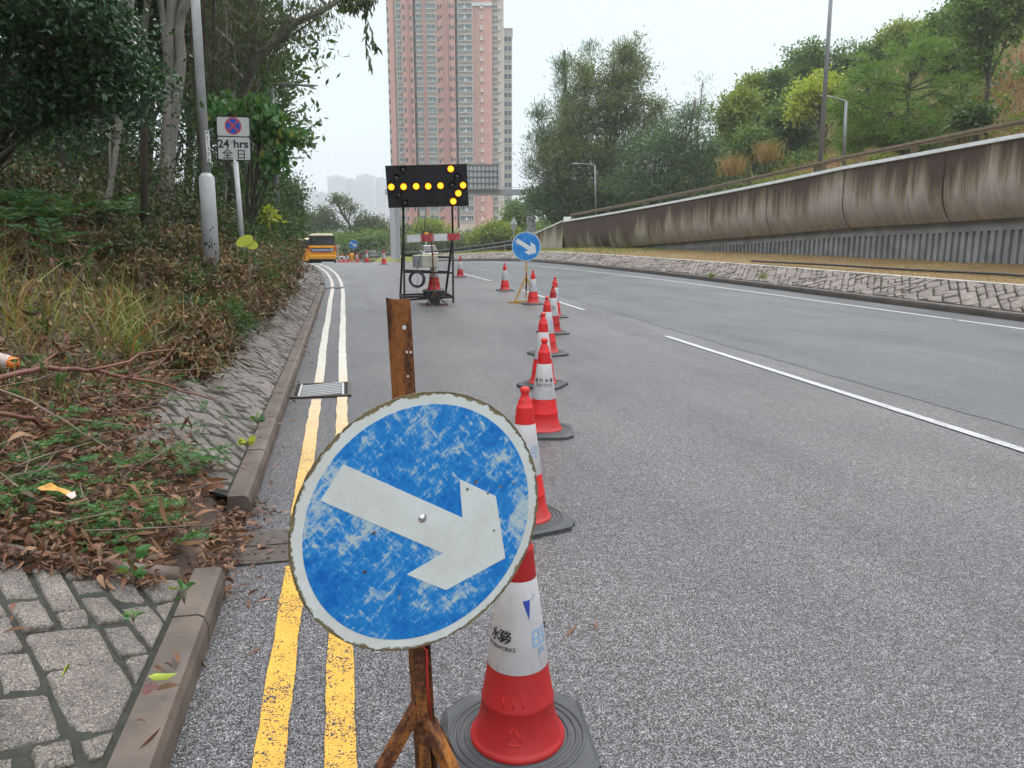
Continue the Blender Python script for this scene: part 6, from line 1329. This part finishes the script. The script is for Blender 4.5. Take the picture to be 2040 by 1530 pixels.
n = 16000; s = r.uniform(12, 42, n); o = r.uniform(26, 56, n); P = np.array([RP(a, b, hill_z(a, b) - crest(a)) for a, b in zip(s, o)]); V, F = blades(P, .7 * r.uniform(.4, 1.3, n), r.uniform(.2, 1.2, n), .08 * r.uniform(.5, 1.2, n), 19, 3)
tag(np_mesh('hillside_grass', V, F, M['grass_r']), 'rust red dry growth on the bare part of the slope', None, kind='stuff')
for i, (px, py, Y, lab) in enumerate([(1462, 318, 52, 'orange plumed dry grass clump low on the hill'), (1530, 290, 52, 'second orange grass clump a little higher, before the green trees')]):
    P = at(px, py, Y) - Vector((0, 0, .9)); t = thing('grass_clump', lab, 'grass clump', P); n = 220; rr_ = np.random.default_rng(i); V, F = blades(np.array([P] * n) + rr_.normal(size=(n, 3)) * [.4, .4, .1], 1.7 * rr_.uniform(.5, 1.1, n), rr_.uniform(.2, 1.0, n), .06 * rr_.uniform(.5, 1, n), i); np_mesh('blades', V, F, M['grass_o'], t)
# ================================================================ TOWERS
YT = 235.
M['tw_beige'] = plain('tower_beige', (.50, .42, .36), .7, var=.06, scale=.3)
M['tw_pink'] = plain('tower_pink', (.54, .285, .235), .7, var=.07, scale=.3)
M['tw_pink_shade'] = plain('tower_pink_shade', (.38, .18, .15), .7, var=.07, scale=.3)  # darker pink paints in the shade on the sides of the piers
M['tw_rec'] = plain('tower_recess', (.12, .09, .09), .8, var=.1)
M['tw_white'] = plain('tower_frame', (.58, .58, .56), .6, var=.05)
M['tw_grey'] = plain('tower_grey', (.42, .43, .43), .7, var=.06, scale=.3)
M['tw_glass'] = plain('tower_glass', (.045, .085, .09), .15, var=.6, scale=.5)
tw = thing('apartment_tower', 'tall pink and beige apartment tower rising out of the picture behind the arrow board', 'building', Vector((at(895, 465, YT).x, YT, -4)))
X = lambda px: at(px, 200, YT).x
ZT, ZB, FH = 108., -4., 2.8
def slab(x0, x1, fwd, m, name='wall_strip', z0=ZB, z1=ZT, back=14, par=None):
    b = MB(); b.box(((x0 + x1) / 2, YT - fwd + back / 2 + fwd / 2, (z0 + z1) / 2), (x1 - x0 - .02, back + fwd, z1 - z0)); return b.build(name, m, par or tw, world=True)
strips = [(772, 777, -2.4, 'tw_beige'), (777, 787, -1.2, 'tw_pink'), (787, 792, -1.8, 'tw_beige'), (792, 804, -.3, 'tw_beige'), (804, 813, .3, 'tw_pink'), (813, 818, .7, 'tw_pink_shade'), (818, 826, .2, 'tw_pink'), (826, 832, -1.6, 'tw_rec'),
          (832, 846, .6, 'tw_beige'), (846, 851, 1.1, 'tw_pink_shade'), (851, 872, .8, 'tw_beige'), (872, 885, .35, 'tw_pink'), (885, 895, 1.2, 'tw_pink_shade'), (895, 908, .5, 'tw_pink'), (908, 913.5, -1.4, 'tw_rec'), (913.5, 944, .9, 'tw_beige'), (944, 981, .5, 'tw_pink'), (981, 1003, -.6, 'tw_beige')]
for x0, x1, f, m in strips: slab(X(x0), X(x1), f, M[m])
def winmesh(w, h, nm=3):
    v, f, mi = [], [], []
    def bx(c, d, k):
        b = MB().box(c, d); n0 = len(v); v.extend(b.v); f.extend([tuple(i + n0 for i in q) for q in b.f]); mi.extend([k] * 6)
    bx((0, .02, 0), (w, .05, h), 1)
    for i in range(nm + 1): bx((-w / 2 + w * i / nm, -.06, 0), (.07, .12, h), 0)
    bx((0, -.06, h / 2), (w, .12, .09), 0); bx((0, -.06, -h * .2), (w, .10, .07), 0); bx((0, -.25, -h / 2), (w * 1.08, .5, .16), 0)
    me = bpy.data.meshes.new('window'); me.from_pydata(v, [], f); me.materials.append(M['tw_white']); me.materials.append(M['tw_glass']); me.polygons.foreach_set('material_index', mi); me.update(); return me
cols = [(798, 1.25, 1.5, .3), (838.5, 1.7, 1.6, .65), (858, 1.5, 1.6, .85), (866.5, 1.1, 1.6, .85), (921, 1.8, 1.65, .95), (935, 1.9, 1.65, .95), (987, 1.4, 1.4, -.55)]
z0_ = 6.0; nfl = int((ZT - z0_) / FH); wm = {}; cnt = 0; rest = [[], [], []]
for j in range(nfl):
    for (px, w, h, f) in cols:
        p = Vector((X(px), YT - f - .06, z0_ + FH * j)); 
        if (px, w) not in wm: wm[(px, w)] = winmesh(w, h, 3 if w > 1.3 else 2)
        if cnt < 98: o = bpy.data.objects.new('window', wm[(px, w)]); COL.objects.link(o); o.parent = tw; o.location = p - tw.location; cnt += 1
        else:
            me = wm[(px, w)]; n0 = len(rest[0]); rest[0].extend([Vector(v.co) + p - tw.location for v in me.vertices]); rest[1].extend([tuple(i + n0 for i in q.vertices) for q in me.polygons]); rest[2].extend([q.material_index for q in me.polygons])
me = bpy.data.meshes.new('upper_windows'); me.from_pydata(rest[0], [], rest[1]); me.materials.append(M['tw_white']); me.materials.append(M['tw_glass']); me.polygons.foreach_set('material_index', rest[2]); me.update()
o = bpy.data.objects.new('upper_windows', me); COL.objects.link(o); o.parent = tw; o['kind'] = 'stuff'
b = MB(); ac = MB(); fl_ = MB()
for j in range(nfl):
    z = z0_ + FH * j
    for px, f in ((808, .3), (822, .2), (876, .35), (881, .35), (899, .5), (904.5, .5), (910, -1.3), (829, -1.5)): b.box((X(px), YT - f - .03, z + .2 * ((px * 7) % 3 - 1)), (.5, .08, 1.3 if px not in (881, 904.5) else .8))
    for px, f in ((960.5, .5),): ac.box((X(px), YT - f - .3, z - .4), (.75, .6, .6)); ac.box((X(px) - .05, YT - f - .4, z + .3), (.5, .1, .35))
    ac.box((X(928), YT - 1.2, z - .3), (.7, .5, .6)); ac.box((X(995), YT + .3, z - .2), (.6, .5, .5))
    for px0, px1, f in ((792, 804, -.3), (832, 846, .6), (851, 872, .8), (913.5, 944, .9)): fl_.box(((X(px0) + X(px1)) / 2, YT - f - .12, z - 1.15), (X(px1) - X(px0) - .3, .25, .35))
    if j % 2 == 0: fl_.box(((X(949) + X(957)) / 2, YT - .62, z + .6), (X(957) - X(949), .1, .10))
    for px in (773, 790): b.box((X(px) + .3, YT + 2.3 if px < 780 else YT + 1.7, z), (.6, .1, 1.2))
b.build('narrow_windows', M['tw_glass'], tw, world=True)['kind'] = 'stuff'; ac.build('air_conditioners', M['tw_white'], tw, world=True)['kind'] = 'stuff'; fl_.build('sill_bands', M['tw_beige'], tw, world=True)['kind'] = 'stuff'
b = MB()
for px in (949, 954.5): b.tube([(X(px), YT - .75, 0), (X(px), YT - .75, ZT)], .10, 5)
b.build('drain_pipes', M['tw_beige'], tw, world=True); b = MB(); b.box(((X(942) + X(981)) / 2, YT - .7, 65.3), (X(981) - X(942), .5, .9)); b.build('white_band', M['tw_white'], tw, world=True)
b = MB(); b.box(((X(800) + X(1000)) / 2, YT - 3, -.2), (X(1000) - X(800), 9, 6.5)); b.build('podium', M['tw_beige'], tw, world=True); b = MB()
for i in range(9): b.box((X(812) + i * 2.9, YT - 7.52, .8), (1.4, .1, 2.2))
b.box((X(945), YT - 7.6, 2.3), (5.2, .4, .5)); b.build('podium_openings', M['tw_rec'], tw, world=True)
t2 = thing('apartment_tower', 'shorter narrow beige tower block just behind the right side of the pink tower', 'building', Vector((X(1012), YT + 25, -4))); Yq = YT + 25
xa, xb = at(1000, 200, Yq).x, at(1020, 200, Yq).x; zt = at(1010, 58, Yq).z
b = MB(); b.box(((xa + xb) / 2, Yq + 6, (zt - 4) / 2), (xb - xa, 12, zt + 4)); b.build('wall', M['tw_grey'], t2, world=True); b = MB(); b2 = MB()
nf = int((zt - 6) / 2.8)
for j in range(nf):
    z = 6 + 2.8 * j
    b.box(((xa + xb) / 2 + .3, Yq - .02, z), (xb - xa - 1.0, .08, 1.5)); b2.box(((xa + xb) / 2 + .3, Yq - .08, z - .9), (xb - xa - .8, .2, .25)); b2.box(((xa + xb) / 2 + .3, Yq - .08, z), (.12, .1, 1.5))
b.build('window_bands', M['tw_glass'], t2, world=True)['kind'] = 'stuff'; b2.build('window_frames', M['tw_white'], t2, world=True)['kind'] = 'stuff'
b = MB(); b.box(((xa + xb) / 2, Yq + 6, zt + .15), (xb - xa + .4, 12.4, .3)); b.build('roof', M['tw_pink'], t2, world=True)
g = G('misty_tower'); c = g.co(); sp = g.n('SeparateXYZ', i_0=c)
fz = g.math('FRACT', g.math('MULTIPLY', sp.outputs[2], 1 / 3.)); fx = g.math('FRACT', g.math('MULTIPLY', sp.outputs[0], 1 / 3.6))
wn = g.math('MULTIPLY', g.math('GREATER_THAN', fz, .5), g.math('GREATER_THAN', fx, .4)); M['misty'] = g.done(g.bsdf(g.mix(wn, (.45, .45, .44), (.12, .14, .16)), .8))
YF = 1650.
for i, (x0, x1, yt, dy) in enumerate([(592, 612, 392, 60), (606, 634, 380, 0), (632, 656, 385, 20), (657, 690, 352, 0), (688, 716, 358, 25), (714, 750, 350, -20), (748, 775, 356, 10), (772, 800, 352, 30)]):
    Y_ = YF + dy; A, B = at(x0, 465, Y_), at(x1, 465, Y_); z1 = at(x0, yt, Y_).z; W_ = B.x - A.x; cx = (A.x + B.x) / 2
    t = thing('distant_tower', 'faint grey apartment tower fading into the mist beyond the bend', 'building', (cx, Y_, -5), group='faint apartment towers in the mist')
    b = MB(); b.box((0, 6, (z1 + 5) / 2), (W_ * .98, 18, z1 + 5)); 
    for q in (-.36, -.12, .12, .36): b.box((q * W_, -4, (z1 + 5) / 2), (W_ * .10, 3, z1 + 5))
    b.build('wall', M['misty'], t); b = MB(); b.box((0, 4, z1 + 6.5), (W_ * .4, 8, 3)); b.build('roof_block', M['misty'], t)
# ---------------------------------------------------------------- misty air
hz = bpy.data.materials.new('haze_air'); hz.use_nodes = True; ht_ = hz.node_tree; ht_.nodes.clear()
pv = ht_.nodes.new('ShaderNodeVolumePrincipled'); pv.inputs['Color'].default_value = (.93, .97, 1, 1); pv.inputs['Density'].default_value = .0007; pv.inputs['Anisotropy'].default_value = .2
oo = ht_.nodes.new('ShaderNodeOutputMaterial'); ht_.links.new(pv.outputs[0], oo.inputs['Volume'])
b = MB(); b.box((0, 850, 57.), (2600, 1900, 124.4)); h = b.build('haze', hz); h['kind'] = 'stuff'; h['label'] = 'pale mist in the air'
# ---- tangle of upright dry stems and seed heads on the bank
r = np.random.default_rng(91); b = MB(); A, D, S = [], [], []
for i in range(1700):
    s = 4.6 + 18 * r.random() ** 1.2; w = r.uniform(.75, 5.5); p = bankpt(s, w); h = r.uniform(.25, .8) * (1 if w > 1 else .6); d = Vector((r.normal() * .35, r.normal() * .35, 1)) * h
    m_ = p + d * .5 + Vector((r.normal() * .04, r.normal() * .04, 0)); b.tube([p, m_, p + d], [.004, .003, .0015], 3, cap=False)
    for k in range(r.integers(3, 10)): A.append(p + d * r.uniform(.3, 1.)); D.append(r.normal(size=3) + [0, 0, -.3]); S.append(r.uniform(.03, .09))
tag(b.build('dry_stems', M['twig'], smooth=True), 'upright dry stems standing in the undergrowth', None, kind='stuff')
V, F = ribleaf(np.array([tuple(a) for a in A]), np.array(D), np.array(S), .28, .3, 5); tag(np_mesh('dry_stem_leaves', V, F, M['leaf_dry']), 'withered leaves clinging to the dry stems', None, kind='stuff')
r = np.random.default_rng(92); n = 9000; s = 4.4 + 20 * r.random(n) ** 1.1; w = r.uniform(.62, 6.5, n); C = BK(s, w); C[:, 2] += np.abs(r.normal(size=n)) * .14 + .01; cl = np.sin(C[:, 0] * 3.1 + 1) * np.sin(C[:, 1] * 2.3) + r.normal(size=n) * .5; C = C[cl > .1]
V, F = leaf_arrays(C, r.normal(size=C.shape) + [0, 0, .4], r.uniform(.025, .07, len(C)), .5, True, .05, 8); tag(np_mesh('green_undergrowth', V, F, M['leaf_mid']), 'small green leaves mixed through the dead stems', None, kind='stuff')
# ---- the deep wood behind the first trees on the left
r = np.random.default_rng(96); k = 520; s = r.uniform(18, 70, k); w = r.uniform(9, 34, k); C = BK(s, w); C[:, 2] += r.uniform(.5, 9, k); P = np.repeat(C, 70, 0); P = P + r.normal(size=P.shape) * [.9, .9, .7]
V, F = leaf_arrays(P, r.normal(size=P.shape), r.uniform(.15, .34, len(P)), .5, False, 0, 3); tag(np_mesh('deep_wood', V, F, M['leaf_mid']), 'deep shaded foliage closing the wood up the bank', None, kind='stuff')
